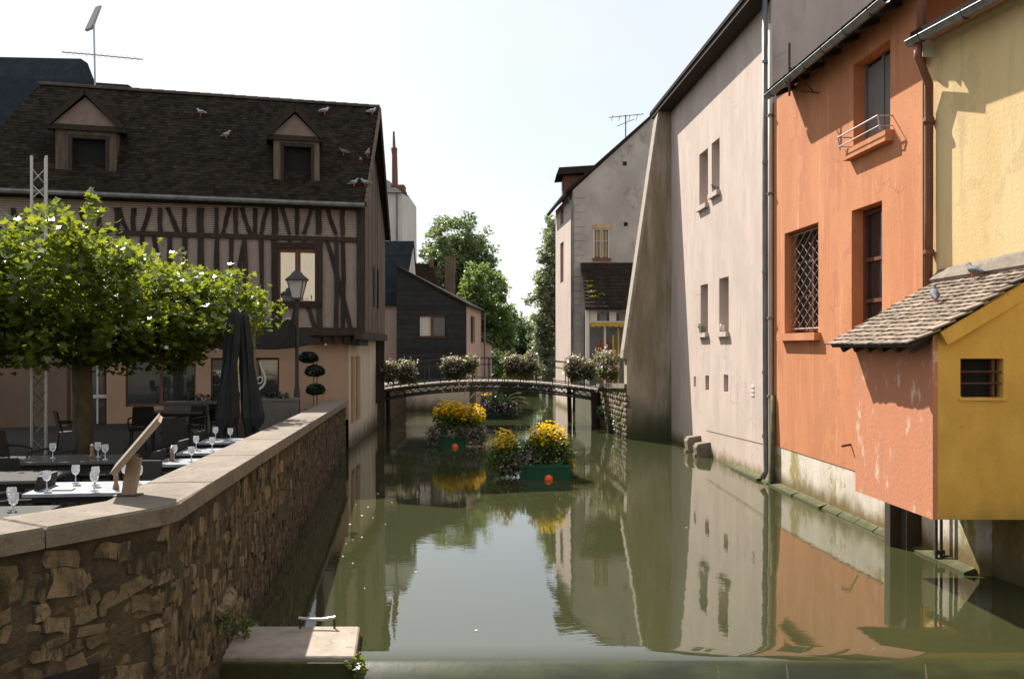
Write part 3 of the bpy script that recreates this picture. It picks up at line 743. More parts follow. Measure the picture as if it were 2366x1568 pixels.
a0, a1 = YW.pt(yu(13.24), 7.42, .29), YW.pt(YW.L, 7.42, .29); b0, b1 = a0 + V(6, 1.2, 3.3), a1 + V(6, 1.2, 3.3); up = V(0, 0, .12)
mb.b8([a0, a1, b1, b0, a0 + up, a1 + up, b1 + up, b0 + up]); mb.build('roof', m_dtile, yh)
q = MB(); q.pprism(YW, [(yu(13.1), 7.15), (yu(13.1) + .02, 7.15), (yu(13.1) + .02, 7.39), (yu(13.1), 7.39)], .0, .2)
q.build('eave_return', m_wframe, yh)
gutter('rain_gutter', 'dark zinc rain gutter along the eave of the yellow house', YW, yu(13.2), YW.L, 7.385, .33, m_zinc, YW.pt(yu(13), 7.36, .3))
bp_ = thing('drainpipe', 'rust brown drainpipe at the corner of the orange and yellow houses', 'drainpipe', (5.97, 13.0, 3.6))
c = V(6.0, 13.1, 0)
gz = YW.pt(yu(13.05), 7.3, .3)
q = MB(); q.tube([gz, gz + V(.0, .0, -.18), V(c.x - .02, c.y - .05, 6.75), V(c.x, c.y, 6.4), V(c.x, c.y, 5), V(c.x - .01, c.y, 3.6)], .06, 10); q.build('pipe', m_brown, bp_, smooth=True)
for zz in (6.2, 4.3):
    q = MB(); q.lathe((c.x - .004, c.y, zz), [(.075, 0), (.085, .03), (.075, .09)], 10); q.build('collar', m_brown, bp_)
vp = thing('roof_pipe', 'rust brown pipe rising past the gutter end of the yellow house', 'pipe', (gz.x, gz.y + .2, 7.2))
q = MB(); q.tube([(gz.x + .16, gz.y + .25, 7.1), (gz.x + .16, gz.y + .25, 8.9)], .07, 10); q.build('pipe', m_brown, vp, smooth=True)

# ---- lean-to box over the water
LB = Pl((4.79, 12.7), (4.9, 10.6)); LZ = .985
lt = thing('lean_to', 'small lean-to box on posts over the water with orange flank, ochre front and tiled roof', 'lean-to', (5.5, 11, .98))
pa, pb = LB.pt(0, 0), LB.pt(LB.L, 0)
mb = MB(); mb.b8([(pa.x, pa.y, LZ), (pb.x, pb.y, LZ), (pb.x + .12, pb.y + .006, LZ), (pa.x + .12, pa.y, LZ), (pa.x, pa.y, 3.08), (pb.x, pb.y, 3.08), (pb.x + .12, pb.y + .006, 3.14), (pa.x + .12, pa.y, 3.14)])
mb.build('side_wall', m_orange_worn, lt)
FP = Pl((pb.x, 10.6), (6.62, 10.6))
hw = (*FP.rect(2218, 2318, 828, 918), .16)
mb = MB()
mb.wall(FP, .002, FP.L, LZ, 3.1, [hw], o=-.003)
mb.poly(FP.pt(.002, 3.1, -.003), FP.pt(FP.L, 3.1, -.003), FP.pt(FP.L, 4.10, -.003), FP.pt(.002, 3.17, -.003))
mb.poly(FP.pt(.13, LZ + .002, -.003), FP.pt(FP.L, LZ + .002, -.003), (6.1, 12.7, LZ + .002), (pa.x + .13, 12.7, LZ + .002))
mb.poly((pa.x + .13, 12.68, LZ), (6.1, 12.68, LZ), (6.1, 12.68, 3.8), (pa.x + .13, 12.68, 3.12))
mb.build('front_wall', m_ochre, lt)
w = niche_fill(hw, 'window', m_dkin, lt, FP)
q = MB(); q.pbox(FP, hw[0] + .01, hw[0] + .05, hw[2] + .01, hw[3] - .01, -.14, -.08); q.pbox(FP, hw[1] - .10, hw[1] - .06, hw[2] + .01, hw[3] - .01, -.14, -.08); q.build('frame', m_frame, w)
for zz in (.36, .66):
    q = MB(); z = hw[2] + (hw[3] - hw[2]) * zz; q.tube([FP.pt(hw[0], z, -.05), FP.pt(hw[1], z, -.05)], .011, 6); q.build('bar', m_rust, w)
q = MB(); q.pbox(FP, hw[0] - .02, hw[1] + .03, hw[2] - .035, hw[2] - .001, -.1, .02); q.build('sill', m_ochre, w)
# roof deck + barge board + tiles
e0, e1 = V(4.43, 12.80, 3.0), V(4.55, 10.46, 3.0)
rs = V(1, .12, .555).normalized(); ra = (e1 - e0).normalized(); rn = rs.cross(ra); rn = rn if rn.z > 0 else -rn
LEN = 1.98
mb = MB()
t0, t1 = e0 + rs * .06, e1 + rs * .06 - ra * .03
mb.b8([t0 - rn * .05, t1 - rn * .05, t1 + rs * LEN - rn * .05, t0 + rs * LEN - rn * .05, t0, t1, t1 + rs * LEN, t0 + rs * LEN])
mb.build('roof_deck', m_timber, lt)
q = MB(); q.beam(e1 + rs * .42 - rn * .13 + ra * .0, e1 + rs * LEN - rn * .13, .04, .17, rn); q.build('barge_board', m_ochre, lt)
for k in range(6):
    s_ = e0 + ra * (.2 + k * .39)
    q = MB(); q.beam(s_ + rs * .1 - rn * .10, s_ + rs * .6 - rn * .10, .07, .09, rn); q.build('rafter_tail', m_timber, lt)
tiles = []
for v in range(3):
    q = MB(); n = 3
    vs = []
    for xx, zz in ((0, .018), (.30, .0)):
        for k in range(n + 1):
            yy = -.097 + .194 * k / n
            vs.append((xx + random.uniform(-.006, .006) * (xx == 0), yy, zz + .006 * (1 - (2 * k / n - 1) ** 2) + random.uniform(-.003, .003)))
    top = vs; botm = [(x, y, z - .019) for x, y, z in vs]
    q.add(top + botm, [(0, 1, 5, 4), (1, 2, 6, 5), (2, 3, 7, 6), (8, 12, 13, 9), (9, 13, 14, 10), (10, 14, 15, 11), (0, 8, 9, 1), (1, 9, 10, 2), (2, 10, 11, 3), (3, 11, 15, 7), (4, 0, 8, 12)][:10] + [(0, 4, 12, 8)])
    me = bpy.data.meshes.new('tile'); me.from_pydata(q.v, [], q.f); me.materials.append(m_tile); tiles.append(me)
NR, NC = 17, 14
wdt = (e1 - e0).length / NC
rb = frame_from(rs, ra, rs.cross(ra))
if rs.cross(ra).z < 0: rb = frame_from(rs, -ra, -(rs.cross(ra)))
for r in range(NR):
    for c_ in range(NC):
        off = .5 * (r % 2) * wdt - .25 * wdt
        p = e0 + ra * (wdt * (c_ + .5) + off + random.uniform(-.008, .008)) + rs * (r * .114 + random.uniform(-.012, .012)) + rn * (.022 + random.uniform(0, .006))
        inst(random.choice(tiles), 'tile', lt, p, rb @ Quaternion((0, 1, 0), .085 + random.uniform(-.02, .03)) @ Quaternion((0, 0, 1), random.uniform(-.03, .03)), (1, wdt / .2, 1))
mb = MB(); 
j0, j1 = e0 + rs * 1.80 + rn * .03, e1 + rs * 1.86 + rn * .03
mb.b8([j0, j1, j1 + rs * .2, j0 + rs * .2, j0 + rn * .06, j1 + rn * .06, j1 + rs * .2 + rn * .18, j0 + rs * .2 + rn * .12]); mb.build('flashing', m_coping, lt)
for (x, y0, w_) in ((5.78, 13.75, .22), (5.93, 13.5, .24)):
    q = MB(); q.b8([(x - w_ / 2, y0 - .1, z) if i == 0 else (x + w_ / 2, y0 - .1, z) if i == 1 else (x + w_ / 2, y0 + .1, z) if i == 2 else (x - w_ / 2, y0 + .1, z) for z in (-1, 1.3) for i in range(4)])
    q.build('post', m_timber, lt)
sp_ = thing('waste_pipe', 'thin dark waste pipe under the ochre lean-to beside its posts', 'pipe', (5.95, 12.75, 0))
for dx in (0, .07):
    q = MB(); q.tube([(5.93 + dx, 12.72, 1.2), (5.93 + dx, 12.72, -.4)], .022, 7); q.build('pipe', m_iron, sp_)
q = MB(); q.box(5.9, 6.04, 12.69, 12.75, .1, .16); q.build('clamp', m_iron, sp_)
# ---- a further row of pale houses on the same bank, behind the viewpoint (mirrored in the windows)
rowh = thing('cream_row_house', 'long cream plastered row house with white shuttered windows facing the canal', 'house', (10, -12, 0))
RB = Pl((9.8, 4.5), (12.0, -45))
hs = [(u, u + 1.1, z, z + 1.7, .2) for u in range(4, 48, 4) for z in (2.2, 5.6)]
mb = MB(); mb.wall(RB, 0, RB.L, -1.2, 13, hs); p0, p1 = RB.pt(0, 0), RB.pt(RB.L, 0)
mb.poly((p0.x, p0.y, -1.2), (p0.x + 7, p0.y, -1.2), (p0.x + 7, p0.y, 13), (p0.x, p0.y, 13))
mb.poly((p0.x, p0.y, 13), (p0.x + 7, p0.y, 16), (p1.x + 7, p1.y, 16), (p1.x, p1.y, 13)); mb.build('wall', m_cream, rowh)
for h in hs: niche_fill(h, 'window', m_opaque, rowh, RB)

# ================================================================== LEFT BANK: half-timbered house
def HY_(x): return 27.4 + .273 * x
HF = Pl((-14.2, HY_(-14.2)), (-4.4, HY_(-4.4)))
th = thing('timbered_house', 'half-timbered house with brick infill, dark tiled roof and two dormers beside the terrace', 'house', (-8, 26, .9))
z_j, z_e = 3.34, 7.10
hwin = HF.rect(640, 736, 572, 700)
mb = MB(); mb.wall(HF, 0, HF.L - .02, z_j + .05, 6.02, [(*hwin, .2)], o=-.035); mb.build('infill_panel', m_brickv, th)
mb = MB(); mb.wall(HF, 0, HF.L - .02, 6.02, z_e, o=-.035); mb.build('infill_panel', m_brickh, th)
def timber(x0, y0, x1, y1, w=.14, d=.05, name='timber'):
    u0, za = HF.px(x0, y0); u1, zb = HF.px(x1, y1)
    q = MB(); bow = random.uniform(-.025, .025)
    dx, dz = u1 - u0, zb - za; l = math.hypot(dx, dz); nx, nz = -dz / l * w / 2, dx / l * w / 2
    ns = 5; lf, rg = [], []
    for i in range(ns + 1):
        t = i / ns; j1, j2 = random.uniform(-.014, .014), random.uniform(-.014, .014); bw = math.sin(t * math.pi) * bow
        lf.append((u0 + dx * t - nx * (1 + j1 / w * 2) + bw, za + dz * t - nz)); rg.append((u0 + dx * t + nx * (1 + j2 / w * 2) + bw, za + dz * t + nz))
    q.pprism(HF, lf + rg[::-1], -.05, d + random.uniform(-.012, .012))
    return q.build(name, m_timber, th)
def htimber(z0, z1, d, name, u0=0, u1=None):
    q = MB(); q.pbox(HF, u0, HF.L if u1 is None else u1, z0, z1, -.06, d); return q.build(name, m_timber, th)
htimber(6.90, 7.12, .06, 'top_plate')
htimber(6.00, 6.13, .045, 'middle_rail')
htimber(z_j - .02, z_j + .2, .07, 'sill_beam')
for x in (30, 70, 110, 150, 190, 230, 269, 310, 370, 426, 499, 545, 589, 686, 792): timber(x, 480, x, 542, .115, .03)
for x, w in ((464, .19), (634, .17), (736, .16)): timber(x, 480, x, 541, w, .036)
for a, b in ((275, 297), (347, 327), (387, 412), (530, 515), (559, 579), (617, 603), (651, 669), (719, 702), (756, 776)): timber(a, 479, b, 541, .11, .022)
for x in (30, 72, 115, 158, 200, 245, 292, 329, 392, 427, 501, 534, 565, 603, 777, 792): timber(x, 546, x if x != 792 else 792, 770, .12, .03)
for x in (464, 634, 738): timber(x, 546, x, 770, .17, .036)
for a, c_, b, d_ in ((355, 546, 384, 660), (566, 546, 530, 720), (752, 546, 812, 768), (650, 712, 640, 770), (684, 712, 668, 768), (712, 710, 728, 768)): timber(a, c_, b, d_, .12, .022)
timber(833, 474, 833, 770, .22, .055, 'corner_post')
timber(634, 567, 740, 567, .16, .05, 'window_head')
timber(634, 703, 742, 703, .16, .08, 'window_sill')
for x in (669, 703): timber(x, 547, x, 560, .1, .03)
# upstairs window
wn = MB(); wn.pbox(HF, hwin[0], hwin[1], hwin[2], hwin[3], -.25, -.2); w = wn.build('window', m_frame, th)
def fr(u0, u1, z0, z1): 
    q = MB(); q.pbox(HF, u0, u1, z0, z1, -.2, -.02); return q
mm = (hwin[0] + hwin[1]) / 2
q = MB()
for a, b in ((hwin[0] + .002, hwin[0] + .1), (hwin[1] - .1, hwin[1] - .002), (mm - .075, mm + .075)): q.pbox(HF, a, b, hwin[2] + .07, hwin[3] - .13, -.2, -.02)
q.pbox(HF, hwin[0] + .002, hwin[1] - .002, hwin[3] - .13, hwin[3] - .002, -.2, -.015); q.pbox(HF, hwin[0] + .002, hwin[1] - .002, hwin[2] + .002, hwin[2] + .07, -.2, -.015)
q.build('frame', m_frame, w)
for a, b in ((hwin[0] + .1, mm - .075), (mm + .075, hwin[1] - .1)):
    q = MB(); q.pbox(HF, a, b, hwin[2] + .07, hwin[3] - .13, -.12, -.1); q.build('pane', m_mirror, w)
# gable towards the canal
GP = Pl((-4.4, HY_(-4.4)), (-4.72, 33.7))
def gdir(t, z): p = GP.pt(t * GP.L, z); return p
ridge_r = V(-4.30, 28.5, 10.39); ridge_l = V(-13.5, 25.98, 10.39)
nb = 22
tR = (ridge_r.y - GP.a.y) / (33.7 - GP.a.y)
def roofz(t): return 7.1 + (10.34 - 7.1) * (t / tR if t < tR else (1 - t) / (1 - tR))
gb = MB()
gb.poly(gdir(0, z_j), gdir(1, z_j), gdir(1, 7.1), gdir(tR, 10.34), gdir(0, 7.1))
gb.build('gable_wall', m_timber, th)
GN = V(GP.U.y, -GP.U.x, 0); 
if GN.x < 0: GN = -GN
for k in range(nb):
    t0, t1 = k / nb + .002, (k + 1) / nb - .002
    o_ = GN * (.02 + random.uniform(0, .012))
    q = MB(); p = [gdir(t0, z_j - .05), gdir(t1, z_j - .05), gdir(t1, roofz(t1)), gdir(t0, roofz(t0))]
    if t0 < tR < t1: p = p[:3] + [gdir(tR, roofz(tR))] + p[3:]
    q.prism([v + GN * .002 for v in p], o_); q.build('cladding_board', m_board, th)
for t0, z0, z1 in ((.45, 4.3, 5.6), (.62, 4.3, 5.6)):
    q = MB(); q.prism([gdir(t0, z0) + GN * .035, gdir(t0 + .05, z0) + GN * .035, gdir(t0 + .05, z1) + GN * .035, gdir(t0, z1) + GN * .035], GN * .03); q.build('shutter', m_timber, th)
q = MB(); q.beam(gdir(-.03, z_j - .02) + GN * .0, gdir(1, z_j - .02) + GN * .0, .22, .24); q.build('sill_beam', m_timber, th)
q = MB(); q.beam(gdir(.0, 3.12) - GN * .1, gdir(.3, 3.12) - GN * .1, .2, .2); q.build('bracket_beam', m_timber, th)
# left end and back so the house is closed
q = MB(); a = HF.pt(0, 0)
q.poly((a.x, a.y, .9), (ridge_l.x, ridge_l.y, .9), (ridge_l.x, ridge_l.y, 10.34), (a.x, a.y, 7.1))
q.poly((ridge_l.x, ridge_l.y, .9), (-15, 31.5, .9), (-15, 31.5, 7.1), (ridge_l.x, ridge_l.y, 10.34))
q.poly((-15, 31.5, .9), (-4.72, 33.7, .9), (-4.72, 33.7, 7.1), (-15, 31.5, 7.1)); q.build('rear_wall', m_timber, th)
# roof: deck and tiles
E0, E1 = HF.pt(-.2, 7.02, .36), HF.pt(HF.L + .12, 7.02, .36)
R0, R1 = ridge_l, ridge_r + V(.14, .04, 0)
mb = MB(); up = V(0, 0, .07)
mb.b8([E0, E1, R1, R0, E0 + up, E1 + up, R1 + up, R0 + up])
bk0, bk1 = V(-15.2, 31.8, 6.95), V(-4.58, 34.05, 6.95)
mb.b8([R0, R1, bk1, bk0, R0 + up, R1 + up, bk1 + up, bk0 + up]); rf = mb.build('roof', m_dtile, th)
q = MB(); NV, NU = 36, 62
nrm = (E1 - E0).cross(R0 - E0).normalized(); nrm = nrm if nrm.z > 0 else -nrm
for j in range(NV):
    v0, v1 = j / NV - .004, (j + 1.35) / NV
    for i in range(NU):
        k = (i + .5 * (j % 2)) / NU; k1 = k + .96 / NU
        if k1 > 1: continue
        def rp(a, b): return (E0.lerp(E1, a)).lerp(R0.lerp(R1, a), b)
        jz = random.uniform(0, .010); h0 = nrm * (.075 + .012 + jz); h1 = nrm * (.075 + .004)
        v0j = v0 + random.uniform(-.003, .003)
        a_, b_, c_, d_ = rp(k, v0j), rp(k1, v0j), rp(k1, min(v1, 1)), rp(k, min(v1, 1))
        q.add([a_ + h0, b_ + h0, c_ + h1, d_ + h1, a_ + h0 - nrm * .025, b_ + h0 - nrm * .025], [(0, 1, 2, 3), (4, 5, 1, 0), (0, 3, 4), (1, 5, 2)])
q.build('roof_tiles', m_dtile, rf, kind='stuff')
q = MB(); hp = [(math.cos(math.radians(a)) * .11, math.sin(math.radians(a)) * .11) for a in range(0, 181, 30)]
rt = bpy.data.meshes.new('ridge_tile')
vs = [(x, y * (1 + .12 * (x > 0)), z * (1 + .12 * (x > 0))) for x in (-.17, .17) for y, z in hp]; n = len(hp)
rt.from_pydata(vs, [], [(i, i + 1, n + i + 1, n + i) for i in range(n - 1)]); rt.materials.append(m_ridge)
rdir = (R1 - R0).normalized()
qq = frame_from(rdir, V(0, 0, 1).cross(rdir), V(0, 0, 1))
nrt = int((R1 - R0).length / .33)
for k in range(nrt): inst(rt, 'ridge_tile', rf, R0.lerp(R1, (k + .5) / nrt) + V(0, 0, .06), qq)
q = MB(); q.beam(E1 + up * .4 + V(.03, 0, 0), R1 + up * .4 + V(.03, 0, 0), .05, .2); q.build('verge_board', m_board, rf)
q = MB(); q.beam(bk1 + V(.03, 0, 0), R1 + V(.03, 0, 0), .05, .2); q.build('verge_board', m_board, rf)
q = MB(); q.tube([E0 + V(0, -.07, -.02), E1 + V(0, -.07, -.02)], .07, 8); q.build('gutter', m_zinc, th)
q = MB(); q.prism([HF.pt(0, 6.95, 0), HF.pt(HF.L, 6.95, 0), HF.pt(HF.L, 7.05, .3), HF.pt(0, 7.05, .3)], (0, 0, .03)); q.build('soffit', m_timber, th)
# dormers
DF = HF.off(-.05)
def dormer(xl, xr, y_b, y_e, apx, apy, exl, exr, pl_, pr_, py0):
    u0, zb = DF.px(xl, y_b); u1, _ = DF.px(xr, y_b); ze = DF.px(xl, y_e)[1]; ua, za = DF.px(apx, apy); uL = DF.u(exl); uR = DF.u(exr)
    p0, p1 = DF.u(pl_), DF.u(pr_); pz = DF.px(pl_, py0)[1]
    ua = (uL + uR) / 2
    mb = MB(); mb.wall(DF, u0, u1, zb - .25, ze, [(p0, p1, zb + .06, pz, .22)])
    D = -2.6
    mb.poly(DF.pt(u0, zb - .3), DF.pt(u0, zb - .3, D), DF.pt(u0, ze, D), DF.pt(u0, ze)); mb.poly(DF.pt(u1, zb - .3), DF.pt(u1, zb - .3, D), DF.pt(u1, ze, D), DF.pt(u1, ze))
    d = mb.build('dormer', m_board, th)
    q = MB(); q.pprism(DF, [(uL + .1, ze + .03), (uR - .1, ze + .03), (ua, za - .12)], -.1, .02); q.build('pediment', m_pedim, d)
    q = MB(); q.pbox(DF, uL - .02, uR + .02, ze - .09, ze + .05, -.12, .09); q.build('lintel', m_timber, d)
    for s_, uE in ((-1, uL), (1, uR)):
        q = MB(); q.b8([DF.pt(uE, ze, .12), DF.pt(ua, za, .12), DF.pt(ua, za, D), DF.pt(uE, ze, D), DF.pt(uE, ze + .09, .12), DF.pt(ua, za + .09, .12), DF.pt(ua, za + .09, D), DF.pt(uE, ze + .09, D)]); q.build('roof_slope', m_dtile, d)
        q = MB(); q.beam(DF.pt(uE, ze + .02, .14), DF.pt(ua, za + .02, .14), .05, .14); q.build('verge', m_timber, d)
    q = MB(); q.pbox(DF, p0 + .003, p1 - .003, zb + .063, pz - .003, -.24, -.2); q.build('pane', m_dkin, d)
    q = MB()
    for a, b in ((p0 - .02, p0 + .07), (p1 - .07, p1 + .02)): q.pbox(DF, a, b, zb + .03, pz + .02, -.19, .02)
    q.pbox(DF, p0 - .02, p1 + .02, pz - .04, pz + .06, -.185, .025); q.pbox(DF, p0 - .08, p1 + .08, zb - .04, zb + .06, -.185, .06); q.build('frame', m_timber, d)
    q = MB(); q.prism([DF.pt(u0 + .04, zb - .05, .05), DF.pt(u1 - .04, zb - .05, .05), DF.pt(u1 - .04, zb - .26, .3), DF.pt(u0 + .04, zb - .26, .3)], (0, 0, .03)); q.build('lead_apron', m_zinc, d)
dormer(632, 738, 432, 316, 682, 254, 616, 746, 650, 724, 334)
dormer(128, 268, 415, 291, 192, 214, 110, 284, 160, 250, 315)
# ground floor
GF = Pl((HF.a.x + .1, HF.a.y + .36), (-4.75, HY_(-4.75) + .36))
gh = [(*GF.rect(290, 452, 828, 938), .18), (*GF.rect(487, 645, 826, 924), .18), (*GF.rect(166, 246, 838, 985), .25)]
mb = MB(); mb.wall(GF, 0, GF.L, .88, z_j + .02, gh); mb.build('ground_wall', m_peach, th)
ua_ = GF.u(163); mb = MB(); mb.pbox(GF, 0, ua_, .9, 3.3, .003, .5); mb.build('shade_wall', m_shade_brown, th)  # added brown sheet puts the dim left end of the wall into colour
for h in gh[:2]:
    q = MB(); q.pbox(GF, h[0] + .003, h[1] - .003, h[2] + .003, h[3] - .003, -.2, -.16); w = q.build('shop_window', m_dkin, th)
    q = MB(); k = 2 if h is gh[0] else 1
    cuts = [h[0] + (h[1] - h[0]) * i / k for i in range(k + 1)]
    for c_ in cuts: q.pbox(GF, max(h[0], c_ - .045) + .001, min(h[1], c_ + .045) - .001, h[2] + .001, h[3] - .001, -.155, -.08)
    for z in (h[2] + .001, h[3] - .071): q.pbox(GF, h[0] + .05, h[1] - .05, z, z + .07, -.155, -.085)
    q.build('frame', m_frame, w)
    for i in range(k):
        q = MB(); q.pbox(GF, cuts[i] + .046, cuts[i + 1] - .046, h[2] + .072, h[3] - .072, -.14, -.12); q.build('pane', m_shop, w)
h = gh[2]
q = MB(); q.pbox(GF, h[0] + .003, h[1] - .003, h[2] + .003, h[3] - .003, -.27, -.22); w = q.build('door', m_shop, th)
for i in range(5):
    u = h[0] + .08 + (h[1] - h[0] - .16) * i / 4
    q = MB(); q.pbox(GF, u - .025, u + .025, h[2] + .05, h[3] - .05, -.215, -.17); q.build('bar', m_wframe if i % 2 else m_frame, w)
q = MB(); z = (h[2] + h[3]) / 2 - .1; q.pbox(GF, h[0] + .02, h[1] - .02, z, z + .09, -.168, -.14); q.build('cross_rail', m_wframe, w)
# white letter ring on the right hand window glass
h = gh[1]
ls = thing('window_lettering', 'white painted letter o inside a curving white swash on the dark window', 'lettering', GF.pt((h[0] + h[1]) / 2, h[2]))
def ribbon(pts, w0, w1, name):
    q = MB(); n = len(pts)
    L_, R_ = [], []
    for i, (x, y) in enumerate(pts):
        xa, ya = pts[max(i - 1, 0)]; xb, yb = pts[min(i + 1, n - 1)]
        d = math.hypot(xb - xa, yb - ya) or 1; nx, ny = -(yb - ya) / d, (xb - xa) / d; w = (w0 + (w1 - w0) * i / (n - 1)) / 2
        L_.append(GF.pt(*GF.px(x + nx * w, y + ny * w), -.117)); R_.append(GF.pt(*GF.px(x - nx * w, y - ny * w), -.117))
    for i in range(n - 1): q.poly(L_[i], L_[i + 1], R_[i + 1], R_[i])
    q.build(name, m_signw, ls)
ribbon([(600 + 6.5 * math.cos(a) + 1.5 * math.sin(a), 878 - 7.5 * math.sin(a)) for a in [i * math.pi / 12 for i in range(25)]], 3, 3, 'letter')
ribbon([(597, 826), (600, 838), (604, 850), (610, 862), (613, 874), (612, 884), (607, 892), (600, 898), (592, 902)], 3, 6, 'swash')
ribbon([(584, 864), (588, 868), (586, 872)], 4, 4, 'letter')
# canal side of the ground floor
GG = Pl((-4.75, HY_(-4.75) + .36), (-5.06, 34.2))
mb = MB(); mb.wall(GG, 0, GG.L, -1, z_j - .03); p = GG.pt(GG.L, 0)
mb.poly((p.x, p.y, -1), (p.x - 8, p.y - 2, -1), (p.x - 8, p.y - 2, z_j), (p.x, p.y, z_j)); mb.build('canal_wall', m_cream, th)
GN2 = V(GG.U.y, -GG.U.x, 0); GN2 = GN2 if GN2.x > 0 else -GN2
for y0, y1 in ((27.0, 27.6), (28.1, 28.8)):
    x0, x1 = GG.a.x + (y0 - GG.a.y) * GG.U.x / GG.U.y, GG.a.x + (y1 - GG.a.y) * GG.U.x / GG.U.y
    q = MB(); q.b8([V(x0, y0, z) + GN2 * o_ if i in (0, 1) and i == 0 else V(0, 0, 0) for z in (0, 1) for i in range(4) for o_ in (0,)] if False else
                   [V(x0, y0, .75) + GN2 * .004, V(x0, y0, .75) + GN2 * .05, V(x1, y1, .75) + GN2 * .05, V(x1, y1, .75) + GN2 * .004,
                    V(x0, y0, 2.7) + GN2 * .004, V(x0, y0, 2.7) + GN2 * .05, V(x1, y1, 2.7) + GN2 * .05, V(x1, y1, 2.7) + GN2 * .004]); q.build('blind_panel', m_pilaster, th)
for x in (730, 752, 776, 800):
    u = GF.u(x); q = MB(); q.pbox(GF, u - .09, u + .09, z_j - .26, z_j - .05, -.1, .34); q.build('joist_end', m_timber, th)

# ---- taller dark houses behind
dr = thing('dark_rear_house', 'tall house with a dark slate roof rising behind the timbered house at far left', 'house', (-24, 36, .9))
Y = 37.0
x1 = (187 - CX) * Y / F; ztop = EYE + (800 - 136) * Y / F; x0 = -32
q = MB(); q.b8([(x0, Y - 4, 9), (x1 + .25, Y - 4, 9), (x1 + .25, Y + 6, 9), (x0, Y + 6, 9), (x0, Y, ztop + .3), (x1, Y, ztop), (x1, Y + .6, ztop), (x0, Y + .6, ztop + .3)]); q.build('roof', m_slate, dr)
q = MB(); q.box(x0, x1 + .1, Y - 3.8, Y + 5.8, .9, 9.05); q.build('wall', m_dark, dr)
dc = thing('dark_side_roof', 'lower dark roofed house just behind the ridge of the timbered house, under the aerial', 'house', (-15, 35, .9))
x2 = (296 - CX) * 35 / F; z2 = EYE + (800 - 196) * 35 / F
q = MB(); q.b8([(-20, 33, 9), (x2 + .1, 33, 9), (x2 + .1, 37, 9), (-20, 37, 9), (-20, 34.6, z2 + .25), (x2, 35, z2), (x2, 35.4, z2), (-20, 35.4, z2 + .25)]); q.build('roof', m_slate, dc)
q = MB(); q.box(-19.8, x2, 33.2, 36.8, .9, 9.02); q.build('wall', m_dark, dc)

# ---- black clad house beyond the bridge
bk = thing('black_gabled_house', 'black clad house with a single sloping gable and a two-pane window beyond the footbridge', 'house', (-3.8, 43, 0))
BG = Pl((-5.45, 43), (-2.15, 43))
wz = BG.rect(968, 1029, 730, 777)
rz0, rz1 = 6.75, 5.0
mb = MB(); mb.wall(BG, 0, BG.L, 1.3, 4.9, [(*wz, .12)])
mb.poly(BG.pt(0, 4.9), BG.pt(BG.L, 4.9), BG.pt(BG.L, rz1), BG.pt(.03, rz0), BG.pt(0, 6.7)); mb.build('gable_wall', m_dark, bk)
q = MB(); q.pbox(BG, 0, BG.L, -1, 1.3, -.5, .03); q.build('plinth', m_cream, bk)
nb = 24
for k in range(nb):
    z0 = 1.34 + k * .225
    z1 = z0 + .215
    uR = BG.L if z1 < rz1 else BG.L * (rz0 - z1) / (rz0 - rz1)
    if uR < .2: continue
    spans = [(0.0, uR)]
    if z1 > wz[2] and z0 < wz[3]: spans = [(0.0, wz[0] - .05), (wz[1] + .05, uR)]
    for a, b in spans:
        q = MB(); q.pbox(BG, a, b, z0, z1, .003, .03); q.build('cladding_board', m_dark, bk)
q = MB(); q.pbox(BG, wz[0], wz[1], wz[2], wz[3], -.16, -.12); w = q.build('window', m_dkin, bk)
mm = wz[0] + (wz[1] - wz[0]) * .48
for (a, b), mt in (((wz[0] + .03, mm - .05), m_curtain), ((mm + .05, wz[1] - .03), m_opaque)):
    q = MB(); q.pbox(BG, a, b, wz[2] + .03, wz[3] - .03, -.08, -.06); q.build('pane', mt, w)
q = MB(); q.pbox(BG, mm - .05, mm + .05, wz[2], wz[3], -.1, .02); q.pbox(BG, wz[0] - .03, wz[1] + .03, wz[2] - .06, wz[2] - .002, -.1, .05); q.pbox(BG, wz[0] - .03, wz[1] + .03, wz[3] + .002, wz[3] + .04, -.1, .03); q.build('frame', m_frame, w)
SW = Pl((-2.15, 43), (-1.62, 47.6))
hs = [(*SW.rect(1087, 1097, 731, 792), .12)]
mb = MB(); mb.wall(SW, 0, SW.L, -1, 4.95, hs); mb.poly((-1.62, 47.6, -1), (-5.45, 48.2, -1), (-5.45, 48.2, 6.5), (-1.62, 47.6, 4.9)); mb.build('side_wall', m_pink, bk)
niche_fill(hs[0], 'window', m_dkin, bk, SW)
q = MB(); q.b8([(-5.5, 42.85, 6.76), (-1.98, 42.85, 4.86), (-1.30, 47.8, 4.75), (-5.5, 48.3, 6.76), (-5.5, 42.85, 6.86), (-1.98, 42.85, 4.96), (-1.30, 47.8, 4.85), (-5.5, 48.3, 6.86)]); q.build('roof', m_dtile, bk)
q = MB(); q.tube([(-1.42, 47.3, 4.8), (-1.42, 47.3, 0)], .05, 6); q.build('downpipe', m_zinc, bk)
